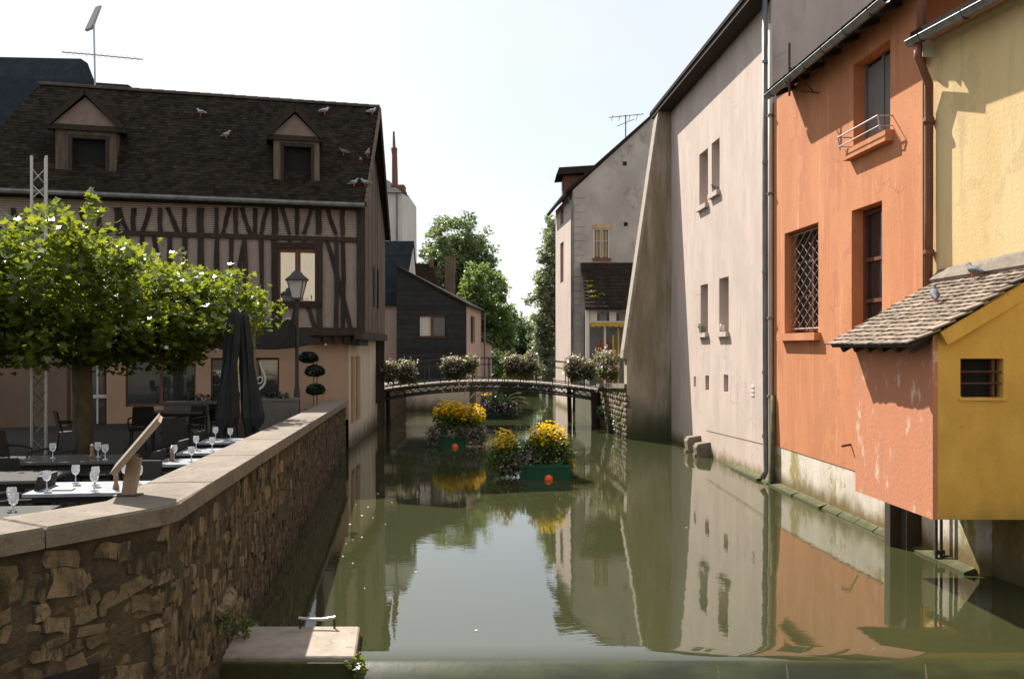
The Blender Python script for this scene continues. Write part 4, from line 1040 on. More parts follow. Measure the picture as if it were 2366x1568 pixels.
# ---- slate roofed house between
sh = thing('slate_roofed_house', 'pinkish house with a blue slate roof squeezed behind the black house', 'house', (-6, 45, 1))
q = MB(); q.box(-10, -5.46, 44, 51, 1, 5.0); q.build('wall', m_pink, sh)
q = MB()
q.b8([(-10, 43.8, 4.95), (-5.28, 43.8, 4.95), (-5.0, 46.5, 8.25), (-10, 46.5, 8.25), (-10, 43.8, 5.05), (-5.28, 43.8, 5.05), (-5.0, 46.5, 8.35), (-10, 46.5, 8.35)])
q.b8([(-10, 46.5, 8.25), (-5.0, 46.5, 8.25), (-5.28, 52, 4.95), (-10, 52, 4.95), (-10, 46.5, 8.35), (-5.0, 46.5, 8.35), (-5.28, 52, 5.05), (-10, 52, 5.05)]); rf = q.build('roof', m_slate, sh)
for k in range(18):
    t0 = k / 18
    a = V(-10, 43.8, 5.06).lerp(V(-10, 46.5, 8.36), t0); b = V(-5.26, 43.8, 5.06).lerp(V(-5.0, 46.5, 8.36), t0); a2 = V(-10, 43.8, 5.06).lerp(V(-10, 46.5, 8.36), t0 + .06); b2 = V(-5.28, 43.8, 5.06).lerp(V(-5.0, 46.5, 8.36), t0 + .06)
    q = MB(); q.b8([a + V(0, 0, .002), b + V(0, 0, .002), b2 + V(0, 0, .002), a2 + V(0, 0, .002), a + V(0, 0, .012), b + V(0, 0, .012), b2 + V(0, 0, .006), a2 + V(0, 0, .006)]); q.build('slate_course', m_slate, rf)
q = MB(); q.poly((-5.3, 44.2, 5), (-5.05, 46.5, 8.22), (-5.3, 51.6, 5), (-5.3, 51.6, 1), (-5.3, 44.2, 1)); q.build('gable_end', m_white, sh)
# ---- white house with the tall chimney
wh = thing('white_chimney_house', 'narrow white house with slate roof and a tall thin chimney behind the timbered house', 'house', (-7, 56, 1))
Y = 56
def X(x, Y): return (x - CX) * Y / F
def Z(y, Y): return EYE - (y - HY) * Y / F
q = MB(); q.box(-14, X(928, Y), Y, Y + 6, 1, Z(444, Y)); q.b8([(X(928, Y) + .01, Y, 1), (X(941, Y), Y + 1.4, 1), (X(941, Y), Y + 6, 1), (X(928, Y) + .01, Y + 6, 1), (X(928, Y) + .01, Y, Z(444, Y)), (X(938, Y), Y + 1.2, Z(444, Y)), (X(938, Y), Y + 6, Z(444, Y)), (X(928, Y) + .01, Y + 6, Z(444, Y))]); q.build('wall', m_white, wh)
q = MB(); q.b8([(-14, Y - .2, Z(446, Y)), (X(930, Y), Y - .2, Z(446, Y)), (X(940, Y), Y + 1.2, Z(446, Y)), (-14, Y + 6, Z(446, Y)), (-14, Y + 2.5, Z(384, Y)), (X(880, Y), Y + 2.5, Z(398, Y)), (X(884, Y), Y + 3, Z(398, Y)), (-14, Y + 3, Z(384, Y))]); q.build('roof', m_slate, wh)
q = MB(); q.box(X(897, Y), X(929, Y), Y + 1.0, Y + 2.0, Z(470, Y), Z(420, Y)); ch = q.build('chimney', m_brick, wh)
q = MB(); q.box(X(899, Y), X(932, Y), Y + .95, Y + 2.05, Z(438, Y), Z(434, Y)); q.build('band', m_brick, ch)
q = MB(); q.tube([(X(905, Y), Y + 1.5, Z(421, Y)), (X(904, Y), Y + 1.5, Z(345, Y)), (X(903, Y), Y + 1.5, Z(330, Y))], [.2, .17, .2], 8); q.tube([(X(903, Y), Y + 1.5, Z(330, Y)), (X(902, Y), Y + 1.5, Z(291, Y))], [.1, .06], 8); q.build('chimney_pot', m_brick, ch)
q = MB(); q.tube([(X(917, Y), Y - .06, Z(446, Y)), (X(917, Y), Y - .06, 6)], .05, 6); q.build('downpipe', m_zinc, wh)
# ---- brown roofed house + little stone shed
bn = thing('brown_roofed_house', 'low brown roofed house with a stone chimney half hidden by trees behind the black house', 'house', (-5, 58, 1))
Y = 58
q = MB(); q.b8([(-9, Y, 3), (X(1045, Y), Y, 4.5), (X(1045, Y), Y + 5, 4.5), (-9, Y + 5, 3), (-9, Y + 2, Z(598, Y)), (X(990, Y), Y + 2, Z(603, Y)), (X(990, Y), Y + 2.4, Z(603, Y)), (-9, Y + 2.4, Z(598, Y))]); q.build('roof', m_dtile, bn)
q = MB(); q.box(-8.8, X(1040, Y), Y + .2, Y + 4.8, 1, 4.4); q.build('wall', m_pink, bn)
q = MB(); q.box(X(1019, Y), X(1043, Y), Y + 3, Y + 3.8, 3, Z(582, Y)); q.build('chimney', m_shade_brown, bn)
q = MB(); q.box(X(986, Y), X(994, Y), Y + 1.8, Y + 2.3, Z(612, Y), Z(594, Y)); q.build('chimney', m_brick, bn)
sd = thing('stone_shed', 'small stone outbuilding with a lean-to roof at the water beside the black house', 'shed', (-1.6, 51, 1))
q = MB(); q.box(-3, X(1133, 51), 51, 54, -1, Z(790, 51)); q.build('wall', m_pink, sd)
q = MB(); q.b8([(-3.0, 50.8, 4.1), (X(1138, 51), 50.8, Z(796, 51)), (X(1138, 51), 54, Z(796, 51)), (-3.0, 54, 4.1), (-3.0, 50.8, 4.2), (X(1138, 51), 50.8, Z(792, 51)), (X(1138, 51), 54, Z(792, 51)), (-3.0, 54, 4.2)]); q.build('roof', m_dtile, sd)
lq = thing('left_quay_wall', 'low mossy stone quay wall under the left end of the footbridge', 'quay wall', (-5.2, 38, 0))
q = MB(); q.b8([(-5.06, 34.22, -1), (-5.0, 42.98, -1), (-5.6, 42.98, -1), (-5.6, 34.22, -1), (-5.06, 34.22, 1.3), (-5.0, 42.98, 1.3), (-5.6, 42.98, 1.3), (-5.6, 34.22, 1.3)]); q.build('wall', m_mortar, lq)
q = MB(); q.box(-5.7, -4.95, 34.25, 42.95, 1.304, 1.42); q.build('coping', m_coping, lq)

# ================================================================== grey house on the right
gy = thing('grey_house', 'grey rendered gabled house behind the buttress with one curtained window and a dormer', 'house', (3.5, 43, 1))
GY = Pl((2.8, 42), (8.2, 42))
hz = (*GY.rect(1370, 1408, 521, 596), .14)
mb = MB(); mb.wall(GY, 0, GY.L, 1, 10.2, [hz])
mb.poly(GY.pt(0, 10.2), GY.pt(GY.L, 10.2), GY.pt(GY.L, 14.6), GY.pt(5.1, 14.85)); mb.build('gable_wall', m_grey, gy)
GL = Pl((2.3, 48), (2.8, 42))
hl = [(*GL.rect(1292, 1297, 505, 548), .1), (*GL.rect(1293, 1298, 596, 692), .1)]
hl = [(GL.L * .3, GL.L * .5, 6.2, 8.2, .1), (GL.L * .3, GL.L * .5, 9.1, 9.9, .1)]
mb = MB(); mb.wall(GL, 0, GL.L, -1, 10.15, hl); mb.poly((2.3, 48, -1), (9, 48, -1), (9, 48, 10), (7.5, 48, 14.8), (2.3, 48, 10.15)); mb.build('canal_wall', m_beige, gy)
niche_fill(hl[0], 'window', m_frame, gy, GL); niche_fill(hl[1], 'window', m_frame, gy, GL)
q = MB(); q.b8([(2.42, 41.85, 10.0), (7.9, 41.85, 14.85), (7.6, 48.2, 14.85), (1.92, 48.2, 10.0), (2.42, 41.85, 10.13), (7.9, 41.85, 14.98), (7.6, 48.2, 14.98), (1.92, 48.2, 10.13)]); rf = q.build('roof', m_dtile, gy)
q = MB(); q.tube([(1.92, 48.2, 9.98), (2.42, 41.9, 9.98)], .09, 8); q.build('gutter', m_iron, gy)
q = MB(); q.tube([(2.62, 42.3, 9.9), (2.76, 41.95, 9.6), (2.76, 41.95, 1.2)], .055, 8); q.build('downpipe', m_zinc, gy)
# quoin stones on the corner
for k in range(26):
    z = 1.6 + k * .33; wq = .5 if k % 2 else .3
    q = MB(); q.pbox(GY, .06, .06 + wq, z, z + .3, .002, .02 + random.uniform(0, .012)); q.build('quoin', m_grey, gy)
# window
q = MB(); q.pbox(GY, hz[0], hz[1], hz[2], hz[3], -.18, -.14); w = q.build('window', m_dkin, gy)
mm = (hz[0] + hz[1]) / 2
for a, b in ((hz[0] + .06, mm - .05), (mm + .05, hz[1] - .06)):
    q = MB(); q.pbox(GY, a, b, hz[2] + .05, hz[3] - .22, -.13, -.11); q.build('curtain', m_ycurt, w)
q = MB()
for a, b in ((hz[0], hz[0] + .07), (mm - .05, mm + .05), (hz[1] - .07, hz[1])): q.pbox(GY, a + .001, b - .001, hz[2] + .001, hz[3] - .2, -.1, -.03)
q.pbox(GY, hz[0] + .001, hz[1] - .001, hz[3] - .2, hz[3] - .14, -.1, -.025); q.pbox(GY, hz[0] + .07, hz[1] - .07, (hz[2] + hz[3]) / 2, (hz[2] + hz[3]) / 2 + .05, -.1, -.035); q.build('frame', m_wframe, w)
q = MB(); q.pbox(GY, hz[0] - .03, hz[1] + .03, hz[3] - .14, hz[3] + .05, -.1, .03); q.build('lintel', m_ycurt, w)
q = MB(); q.pbox(GY, hz[0] - .03, hz[1] + .06, hz[2] - .14, hz[2] - .002, -.1, .07); q.build('sill', m_brick, w)
for k in range(5):
    u = hz[0] + .1 + (hz[1] - hz[0] - .2) * k / 4; q = MB(); q.tube([GY.pt(u, hz[2], .04), GY.pt(u, hz[3] - .2, .04)], .012, 5); q.build('bar', m_iron, w)
for x, y in ((1443, 378), (1445, 518)):
    u, z = GY.px(x, y); q = MB(); q.pbox(GY, u - .09, u + .09, z - .09, z + .09, -.05, .012); q.build('vent_hole', m_dkin, gy)
# dormer on the canal slope
q = MB(); q.box(2.55, 4.6, 44.6, 46.2, 10.2, 11.4); d = q.build('dormer', m_brick, gy)
q = MB(); q.b8([(2.15, 44.3, 11.35), (4.7, 44.3, 11.55), (4.7, 46.5, 11.55), (2.15, 46.5, 11.35), (2.3, 44.5, 11.75), (4.7, 44.5, 11.9), (4.7, 46.3, 11.9), (2.3, 46.3, 11.75)]); q.build('roof', m_dtile, d)
q = MB(); q.box(2.5, 2.55, 44.8, 46.0, 10.35, 11.3); q.build('window', m_frame, d)
# lean-to veranda against the gable
vr = thing('veranda', 'glazed veranda under a mossy tiled lean-to roof with a yellow scalloped valance', 'veranda', (4.4, 40, 1))
q = MB(); y0, y1 = 39.4, 41.95
zr1, zr0 = Z(612, 41.95), Z(716, 39.4)
q.b8([(X(1352, y0), y0, zr0), (6.6, y0, zr0), (6.6, y1, zr1), (X(1341, y1), y1, zr1), (X(1352, y0), y0, zr0 + .1), (6.6, y0, zr0 + .1), (6.6, y1, zr1 + .1), (X(1341, y1), y1, zr1 + .1)]); rf = q.build('roof', m_dtile, vr)
for r in range(13):
    for c_ in range(14):
        u0 = c_ / 14; 
        a0 = V(X(1352, y0), y0, zr0 + .1).lerp(V(X(1341, y1), y1, zr1 + .1), r / 13); a1 = V(6.6, y0, zr0 + .1).lerp(V(6.6, y1, zr1 + .1), r / 13)
        b0 = V(X(1352, y0), y0, zr0 + .1).lerp(V(X(1341, y1), y1, zr1 + .1), (r + 1) / 13); b1 = V(6.6, y0, zr0 + .1).lerp(V(6.6, y1, zr1 + .1), (r + 1) / 13)
        pA, pB, pC, pD = a0.lerp(a1, u0 + .002), a0.lerp(a1, u0 + .068), b0.lerp(b1, u0 + .068), b0.lerp(b1, u0 + .002)
        hh = V(0, 0, .035 + random.uniform(0, .015)); lo_ = V(0, 0, .004)
        q = MB(); q.b8([pA + lo_, pB + lo_, pC + lo_, pD + lo_, pA + hh, pB + hh, pC + lo_ * 2, pD + lo_ * 2]); q.build('tile', m_dtile, rf)
for x, y, r in ((1362, 660, .18), (1364, 672, .2), (1368, 684, .22), (1370, 695, .25), (1390, 690, .16)):
    tt = (y - 612) / (716 - 612); yy = y1 + (y0 - y1) * tt; c = V(X(x, yy), yy, zr1 + (zr0 - zr1) * tt + .16)
    leaf_obj('moss_clump', blob_pts(c, (r, r * .5, .07), 60), .09, DIAMOND, m_moss, vr)
xl = X(1353, 39.6)
VP = Pl((xl, 39.7), (6.5, 39.7))
q = MB(); q.pbox(VP, 0, .16, 1, zr0, -.12, .03); q.build('post', m_wframe, vr)
q = MB(); q.pbox(VP, .16, VP.L, zr0 - .55, zr0 - .47, -.1, .02); q.build('transom', m_wframe, vr)
for k in range(6):
    u = .2 + k * .42
    q = MB(); q.pbox(VP, u, u + .3, zr0 - .46, zr0 - .05, -.06, -.04); q.build('transom_pane', m_curtain if k % 2 == 0 else m_opaque, vr)
q = MB(); nv = 12; top = zr0 - .52
uz = [(.2, top)] + [(.2 + (VP.L - .3) * k / (nv * 4), top - .16 - .05 * abs(math.sin(math.pi * k / 4))) for k in range(nv * 4 + 1)] + [(VP.L - .1, top)]
q.pprism(VP, uz, .06, .075); q.build('valance', m_yaw, vr)
q = MB(); q.box(xl + .1, 6.5, 41.5, 41.9, 1, zr0 - .1); q.build('back_wall', m_opaque, vr)
q = MB(); q.box(xl + .05, 6.5, 39.75, 41.9, .98, 1.25); q.build('floor_slab', m_conc, vr)
for x, hgt, mt in ((1397, 3.9, m_wframe), (1416, 3.5, m_yaw), (1428, 3.8, m_yaw)):
    q = MB(); q.tube([(X(x, 40), 40, 1.2), (X(x, 40), 40, hgt)], .05, 7); q.build('pole', mt, vr)
rp_ = thing('red_flower_pot', 'pot of red flowers standing on the veranda beneath the yellow valance', 'flower pot', (X(1397, 40.6), 40.6, 1.25))
c = ORG[rp_.name]
q = MB(); q.lathe(c, [(.18, 0), (.26, .45), (.28, .5)], 10); q.build('pot', m_brick, rp_)
leaf_obj('foliage', blob_pts(c + V(0, 0, 1.2), (.5, .4, .75), 260), .16, DIAMOND, m_fol, rp_, kind='stuff')
leaf_obj('blossoms', blob_pts(c + V(-.05, -.2, 1.75), (.45, .3, .45), 90), .13, DIAMOND, m_redfl, rp_, kind='stuff')

# ================================================================== LEFT PARAPET (retaining wall of the terrace)
ZT0, ZT1 = 1.87, 1.46                                  # top of the coping near and far
YF = 26.2
def ztop(Y): return ZT0 + (ZT1 - ZT0) * (Y - 6.53) / (YF - 6.53)
A_ = V(-3.9, 4.26, 0); B_ = V(-2.46, 6.53, 0); C_ = V(LX(YF), YF, 0)
pw = thing('stone_parapet', 'rubble stone parapet wall with pale coping slabs bending along the canal terrace', 'wall', (-3, 10, 0))
PA = Pl((A_.x, A_.y), (B_.x, B_.y)); PB = Pl((B_.x, B_.y), (C_.x, C_.y))
TH = .46
mb = MB()
for pl, t0, t1 in ((PA, ZT0, ZT0), (PB, ZT0, ZT1)):
    mb.b8([pl.pt(0, -1.4, -.035), pl.pt(pl.L, -1.4, -.035), pl.pt(pl.L, -1.4, -TH), pl.pt(0, -1.4, -TH), pl.pt(0, t0 - .135, -.035), pl.pt(pl.L, t1 - .135, -.035), pl.pt(pl.L, t1 - .135, -TH), pl.pt(0, t0 - .135, -TH)])
mb.build('wall_core', m_mortar, pw)
from mathutils import noise as mn                     # rough, uneven mortar face of the wall
for pl, top in ((PA, lambda u: ZT0), (PB, lambda u: ztop(B_.y + u * PB.U.y))):
    nu = int(pl.L / .055); nz = 46; vs = []
    for j in range(nz + 1):
        for i in range(nu + 1):
            u = pl.L * i / nu; zt = top(u) - .136; z = -1.0 + (zt + 1.0) * j / nz
            p = pl.pt(u, z); d = mn.fractal(V(p.x * 7, p.y * 7, z * 4), 1.0, 2.0, 4) * .030 + mn.noise(V(p.x * 2, p.y * 2, z * 1.5)) * .012
            vs.append(pl.pt(u, z, -.024 + d * (0 if j in (0, nz) else 1)))
    q = MB(); q.add(vs, [(j * (nu + 1) + i, j * (nu + 1) + i + 1, (j + 1) * (nu + 1) + i + 1, (j + 1) * (nu + 1) + i) for j in range(nz) for i in range(nu)])
    q.build('mortar_face', m_mortar, pw, smooth=True)
# coping slabs
def coping(pts_out, pts_in):
    n = len(pts_out)
    lo = [p - V(0, 0, .135) for p in pts_out] + [p - V(0, 0, .135) for p in reversed(pts_in)]
    hi = list(pts_out) + list(reversed(pts_in)); m = 2 * n
    q = MB(); ch = .018
    c = sum((p for p in hi), V(0, 0, 0)) / m
    hin = [p + (c - p).normalized() * ch for p in hi]; mid = [p - V(0, 0, ch) for p in hi]
    q.add(lo + mid + hin, [tuple(range(m - 1, -1, -1))] + [(i, (i + 1) % m, m + (i + 1) % m, m + i) for i in range(m)] + [(m + i, m + (i + 1) % m, 2 * m + (i + 1) % m, 2 * m + i) for i in range(m)] + [tuple(range(2 * m, 3 * m))])
    return q.build('coping_slab', m_coping, pw)
def po(pl, u, z, o): return pl.pt(u, z, o)
coping([PA.pt(-.2, ZT0, .05), PA.pt(PA.L - .95, ZT0, .05)], [PA.pt(-.2, ZT0, -.50), PA.pt(PA.L - .95, ZT0, -.50)])
# corner slab: bend in the wall
miter_o = B_ + (PA.N + PB.N).normalized() * .053; miter_i = B_ - (PA.N + PB.N).normalized() * .54
def at_z(v, z): return V(v.x, v.y, z)
u2 = 1.25
coping([PA.pt(PA.L - .94, ZT0, .05), at_z(miter_o - PA.U * .12, ZT0), at_z(miter_o + PB.U * .12, ztop(6.6)), PB.pt(u2, ztop(B_.y + u2 * PB.U.y), .05)],
       [PA.pt(PA.L - .94, ZT0, -.50), at_z(miter_i - PA.U * .02, ZT0), at_z(miter_i + PB.U * .02, ztop(6.6)), PB.pt(u2, ztop(B_.y + u2 * PB.U.y), -.50)])
u = u2 + .012
while u < PB.L - .2:
    l = random.uniform(2.2, 3.0)
    ue = min(u + l, PB.L)
    coping([PB.pt(u, ztop(B_.y + u * PB.U.y), .05), PB.pt(ue, ztop(B_.y + ue * PB.U.y), .05)], [PB.pt(u, ztop(B_.y + u * PB.U.y), -.50), PB.pt(ue, ztop(B_.y + ue * PB.U.y), -.50)])
    u = ue + .012
# stones: a handful of rough shapes, 26 corners each
def stone_mesh(i):
    g = [-.5, 0, .5]; vs = []; idx = {}
    for x in range(3):
        for y in range(3):
            for z in range(3):
                if x == y == z == 1: continue
                p = Vector((g[x], g[y], g[z])); k = max(abs(p.x), abs(p.y), abs(p.z))
                r = p.normalized() * .58
                p = p.lerp(r, .10)
                p += Vector((random.uniform(-.13, .13), random.uniform(-.07, .07), random.uniform(-.14, .14)))
                p.y = max(p.y, -.44 + random.uniform(0, .05))
                idx[(x, y, z)] = len(vs); vs.append(p)
    fs = []
    for ax in range(3):
        for side in (0, 2):
            for a in range(2):
                for b in range(2):
                    c = []
                    for da, db in ((0, 0), (1, 0), (1, 1), (0, 1)):
                        t = [0, 0, 0]; t[ax] = side; t[(ax + 1) % 3] = a + da; t[(ax + 2) % 3] = b + db; c.append(idx[tuple(t)])
                    fs.append(tuple(c if side else reversed(c)))
    return vs, fs
shapes = [stone_mesh(i) for i in range(9)]
smesh = []
for vs, fs in shapes:
    me = bpy.data.meshes.new('stone'); me.from_pydata([tuple(v) for v in vs], [], fs); me.materials.append(m_stone); me.update(); smesh.append(me)
slots = []
for pl, z1f, near in ((PA, lambda u: ZT0, True), (PB, lambda u: ztop(B_.y + u * PB.U.y), False)):
    z = -1.1 if pl is PB else .2
    row = 0
    while z < 1.75:
        hrow = random.choice((.07, .09, .11, .13, .16))
        u = random.uniform(-.1, .1)
        while u < pl.L:
            l = random.choice((.08, .12, .17, .22, .3)) * random.uniform(.8, 1.2)
            hh = hrow * random.uniform(.75, 1.15)
            zc = z + hrow / 2 + random.uniform(-.018, .018)
            if zc + hh / 2 < z1f(min(u, pl.L)) - .15 and u + l * .5 < pl.L and random.random() > .05 and (pl is PA or zc > -.4 or u < 3.5):
                slots.append((pl, u + l / 2, zc, l * .97, hh * 1.02, random.uniform(.10, .17)))
            u += l + .012
        z += hrow + .012
def view_size(s):
    pl, u, z, l, h, d = s; p = pl.pt(u, z); vis = 1.0 if (EYE - (768) * p.y / F) < z and z > -.15 else .02
    a = abs(pl.N.dot(V(-p.x, -p.y, 0))) / (p.x ** 2 + p.y ** 2 + (z - EYE) ** 2)
    return vis * a * l * h / max(p.y, 1)
slots.sort(key=view_size, reverse=True)
sq = MB()
for i, (pl, u, z, l, h, d) in enumerate(slots):
    qx = frame_from(pl.U, -pl.N, V(0, 0, 1)) @ Quaternion((0, 1, 0), random.uniform(-.28, .28)) @ Quaternion((0, 0, 1), random.uniform(-.1, .1))
    loc = pl.pt(u, z, -d * .45 - .006 + random.uniform(-.022, .010))
    if i < 290: inst(random.choice(smesh), 'stone', pw, loc, qx, (l * 1.04, d, h * 1.06))
    else:
        vs, fs = random.choice(shapes); mx = Matrix.LocRotScale(loc, qx, Vector((l, d, h)))
        sq.add([mx @ v for v in vs], fs)
sq.build('rubble_stones', m_stone, pw, kind='stuff')
# projecting ledge slabs in the wall face
for u, z, l in ((1.7, .55, .7),):
    q = MB(); q.b8([PB.pt(u, z, -.03), PB.pt(u + l, z + .02, -.03), PB.pt(u + l, z + .02, .05), PB.pt(u, z, .07), PB.pt(u, z + .1, -.03), PB.pt(u + l, z + .12, -.03), PB.pt(u + l, z + .05, .05), PB.pt(u, z + .03, .07)]); q.build('ledge_slab', m_stone, pw)
# weeds rooted in the wall joints
for u, z, n in ((2.0, .34, 60), (3.1, .12, 50), (2.75, .02, 40)):
    pass
def weed(name, lab, c, r, n, grp, size=.06, mat=m_fol):
    t = thing(name, lab, 'weed', c, grp)
    leaf_obj('leaves', blob_pts(V(*c) + V(0, 0, r * .6), (r, r, r), n), size, DIAMOND, mat, t)
    q = MB()
    for k in range(4):
        a = random.uniform(0, 6.28); q.tube([V(*c), V(*c) + V(math.cos(a) * r * .5, math.sin(a) * r * .5, r)], .006, 5)
    q.build('stems', m_fol, t)
weed('wall_weed', 'dark green weed growing from a joint of the parapet wall', tuple(PB.pt(1.75, .42, .05)), .13, 70, 'weeds in the canal walls')
weed('wall_weed', 'small weed between the parapet wall and the concrete block', tuple(PB.pt(2.55, .14, .08)), .14, 60, 'weeds in the canal walls')

# ---- concrete block at the weir
cb = thing('weir_block', 'pale concrete block beside the weir with its right end in sunlight', 'concrete block', (-2, 9, .1))
q = MB()
bl = [(-2.85, 8.52), (-1.47, 8.52), (-1.58, 9.45), (-2.85, 9.45)]
lo = [V(x, y, -1.2) for x, y in bl]; hi = [V(x, y, .085) for x, y in bl]; h2 = [V(x + (.015 if i in (0, 3) else -.015), y + (.015 if i < 2 else -.015), .1) for i, (x, y) in enumerate(bl)]
q.add(lo + hi + h2, [(3, 2, 1, 0)] + [(i, (i + 1) % 4, 4 + (i + 1) % 4, 4 + i) for i in range(4)] + [(4 + i, 4 + (i + 1) % 4, 8 + (i + 1) % 4, 8 + i) for i in range(4)] + [(8, 9, 10, 11)])
q.build('block', m_conc, cb)
q = MB(); q.box(-2.86, -1.485, 8.47, 8.519, -1.2, .055); q.build('shade_front', m_ledge, cb)  # added dark sheet, shade of the block's front put into colour
hd = thing('mooring_handle', 'bent iron handle standing at the back edge of the concrete block', 'handle', (-1.95, 9.4, .1))
q = MB(); q.tube([(-2.18, 9.38, .09), (-2.18, 9.38, .19)], .012, 6); q.tube([(-1.83, 9.38, .09), (-1.83, 9.38, .20)], .012, 6); q.build('leg', m_iron, hd)
q = MB(); q.tube([(-2.2, 9.38, .205), (-2.08, 9.38, .19), (-1.95, 9.38, .19), (-1.82, 9.38, .212)], .016, 7); q.build('bar', m_alu, hd)
weed('grass_tuft', 'bright green tuft hanging at the corner of the concrete block over the weir', (-1.45, 8.5, -.06), .12, 80, None, .07, m_plane)
gb = thing('weir_grass', 'few thin grass blades growing through the lip of the weir', 'grass', (2.5, 8.6, -.1))
for x in (1.95, 2.6, 3.9):
    q = MB(); q.tube([(x, 8.55, -.16), (x - .03, 8.52, .02), (x - .08, 8.48, .09)], [.008, .006, .002], 4); q.build('blade', m_plume, gb)

# ---- reading desk sign on the coping
sg = thing('sign_lectern', 'slanted information lectern board on a metal foot standing on the parapet coping', 'sign', (-2.92, 6.95, 1.86))
vd = V(-.36, 1, 0).normalized()
s0 = V(-2.96, 6.72, 2.06); s1 = V(-2.62, 6.72, 2.455)
ax = (s1 - s0).normalized(); th_ = vd.cross(ax).normalized() * .034
q = MB(); q.prism([s0, s1, s1 + th_, s0 + th_], vd * .62); q.build('board', m_signb, sg)
q = MB(); q.prism([s0 - th_ * .04 - ax * .01, s1 - th_ * .04 + ax * .01, s1 - th_ * .22 + ax * .01, s0 - th_ * .22 - ax * .01] if th_.z < 0 else [s0 + th_ * 1.04 - ax * .01, s1 + th_ * 1.04 + ax * .01, s1 + th_ * 1.22 + ax * .01, s0 + th_ * 1.22 - ax * .01], vd * .62); q.build('panel', m_coping, sg)
q = MB(); q.beam(V(-2.93, 6.95, 1.85), V(-2.87, 6.93, 2.16), .10, .04, (0, 1, 0)); q.build('foot', m_signb, sg)
q = MB(); q.box(-3.02, -2.84, 6.88, 7.02, 1.85, 1.872); q.build('base_plate', m_iron, sg)

# ================================================================== TERRACE
TZ = .9
def make_chair(label):
    t = thing('terrace_chair', label, 'chair', (0, 0, 0))
    q = MB(); q.b8([(-.22, -.22, .43), (.22, -.22, .43), (.2, .22, .43), (-.2, .22, .43), (-.23, -.23, .47), (.23, -.23, .47), (.21, .22, .47), (-.21, .22, .47)]); q.build('seat', m_wicker, t)
    q = MB(); q.b8([(-.21, .20, .5), (.21, .20, .5), (.21, .235, .5), (-.21, .235, .5), (-.19, .29, .88), (.19, .29, .88), (.19, .32, .88), (-.19, .32, .88)]); q.build('backrest', m_wicker, t)
    for x in (-1, 1):
        q = MB(); q.tube([(x * .19, -.19, .43), (x * .22, -.22, 0)], .016, 6); q.build('leg', m_wicker, t)
        q = MB(); q.tube([(x * .19, .30, .86), (x * .19, .2, .45), (x * .21, .25, 0)], .016, 6); q.build('leg', m_wicker, t)
        q = MB(); q.tube([(x * .22, .26, .66), (x * .25, .05, .66), (x * .24, -.18, .63), (x * .22, -.2, .45)], .017, 6); q.build('armrest', m_wicker, t)
    return t
def make_table(label, w, d, mt):
    t = thing('terrace_table', label, 'table', (0, 0, 0))
    q = MB(); q.b8([(-w / 2, -d / 2, .72), (w / 2, -d / 2, .72), (w / 2, d / 2, .72), (-w / 2, d / 2, .72), (-w / 2, -d / 2, .75), (w / 2, -d / 2, .75), (w / 2, d / 2, .75), (-w / 2, d / 2, .75)]); q.build('table_top', mt, t)
    q = MB(); q.box(-w / 2 + .06, w / 2 - .06, -d / 2 + .06, d / 2 - .06, .66, .718); q.build('apron', m_wicker, t)
    for x in (-1, 1):
        for y in (-1, 1):
            q = MB(); q.tube([(x * (w / 2 - .06), y * (d / 2 - .06), .66), (x * (w / 2 - .06), y * (d / 2 - .06), 0)], .022, 6); q.build('leg', m_iron, t)
    return t
tabs = [(-3.95, 8.75, 1.15, .75, m_cloth, 'pale sunlit table nearest the slanted sign, laid with glasses'),
        (-4.25, 7.35, .9, .7, m_table, 'table half hidden behind the near bend of the parapet'),
        (-5.25, 11.0, 1.25, .75, m_table, 'long dark table in the shade left of the slanted sign'),
        (-5.2, 9.5, .9, .75, m_table, 'dark table at the far left edge of the terrace'),
        (-3.86, 10.7, .55, .55, m_cloth, 'first small sunlit table beyond the slanted sign along the parapet'),
        (-3.98, 11.8, .6, .55, m_cloth, 'middle of the small sunlit tables along the parapet'),
        (-4.15, 13.1, .6, .55, m_cloth, 'farthest of the small sunlit tables along the parapet'),
        (-7.0, 19.0, 1.2, .75, m_table, 'dark table in the deep shade before the shop windows')]
for x, y, w_, d_, mt, lab in tabs:
    t = make_table(lab, w_, d_, mt); t.location = (x, y, TZ); t.rotation_euler = (0, 0, .12); t['group'] = 'restaurant tables on the terrace'; ORG[t.name] = V(x, y, TZ)
chairs = [(-4.75, 8.7, -1.5, 'dark wicker chair left of the pale sunlit table'), (-3.95, 9.45, 0, 'dark wicker chair behind the pale sunlit table'), (-4.95, 7.5, -1.5, 'dark wicker chair beside the table at the near bend of the parapet'),
          (-5.3, 11.75, .1, 'dark wicker chair behind the long dark table'), (-5.6, 10.3, 3.1, 'dark wicker chair in front of the long dark table'), (-5.95, 9.4, -1.6, 'dark wicker chair at the far left edge of the terrace'),
          (-4.45, 10.7, -1.57, 'dark wicker chair left of the first small sunlit table'), (-4.6, 11.9, -1.57, 'dark wicker chair left of the middle small sunlit table'), (-4.8, 13.2, -1.57, 'dark wicker chair left of the farthest small sunlit table'),
          (-5.6, 15.2, .5, 'dark wicker chair by the plane tree trunk'),
          (-7.4, 18.2, .3, 'dark wicker chair in the shade before the barred door'), (-6.6, 18.6, -.4, 'dark wicker chair in the shade right of the barred door'), (-8.4, 17.4, 2.2, 'dark wicker chair in the deep shade left of the trunk'),
          (-6.2, 19.6, 3.0, 'dark wicker chair before the left shop window'), (-7.2, 13.0, 1.2, 'dark wicker chair at the left edge before the trunk'), (-6.4, 12.6, -.6, 'dark wicker chair behind the long dark table at its left end')]
ch0 = None
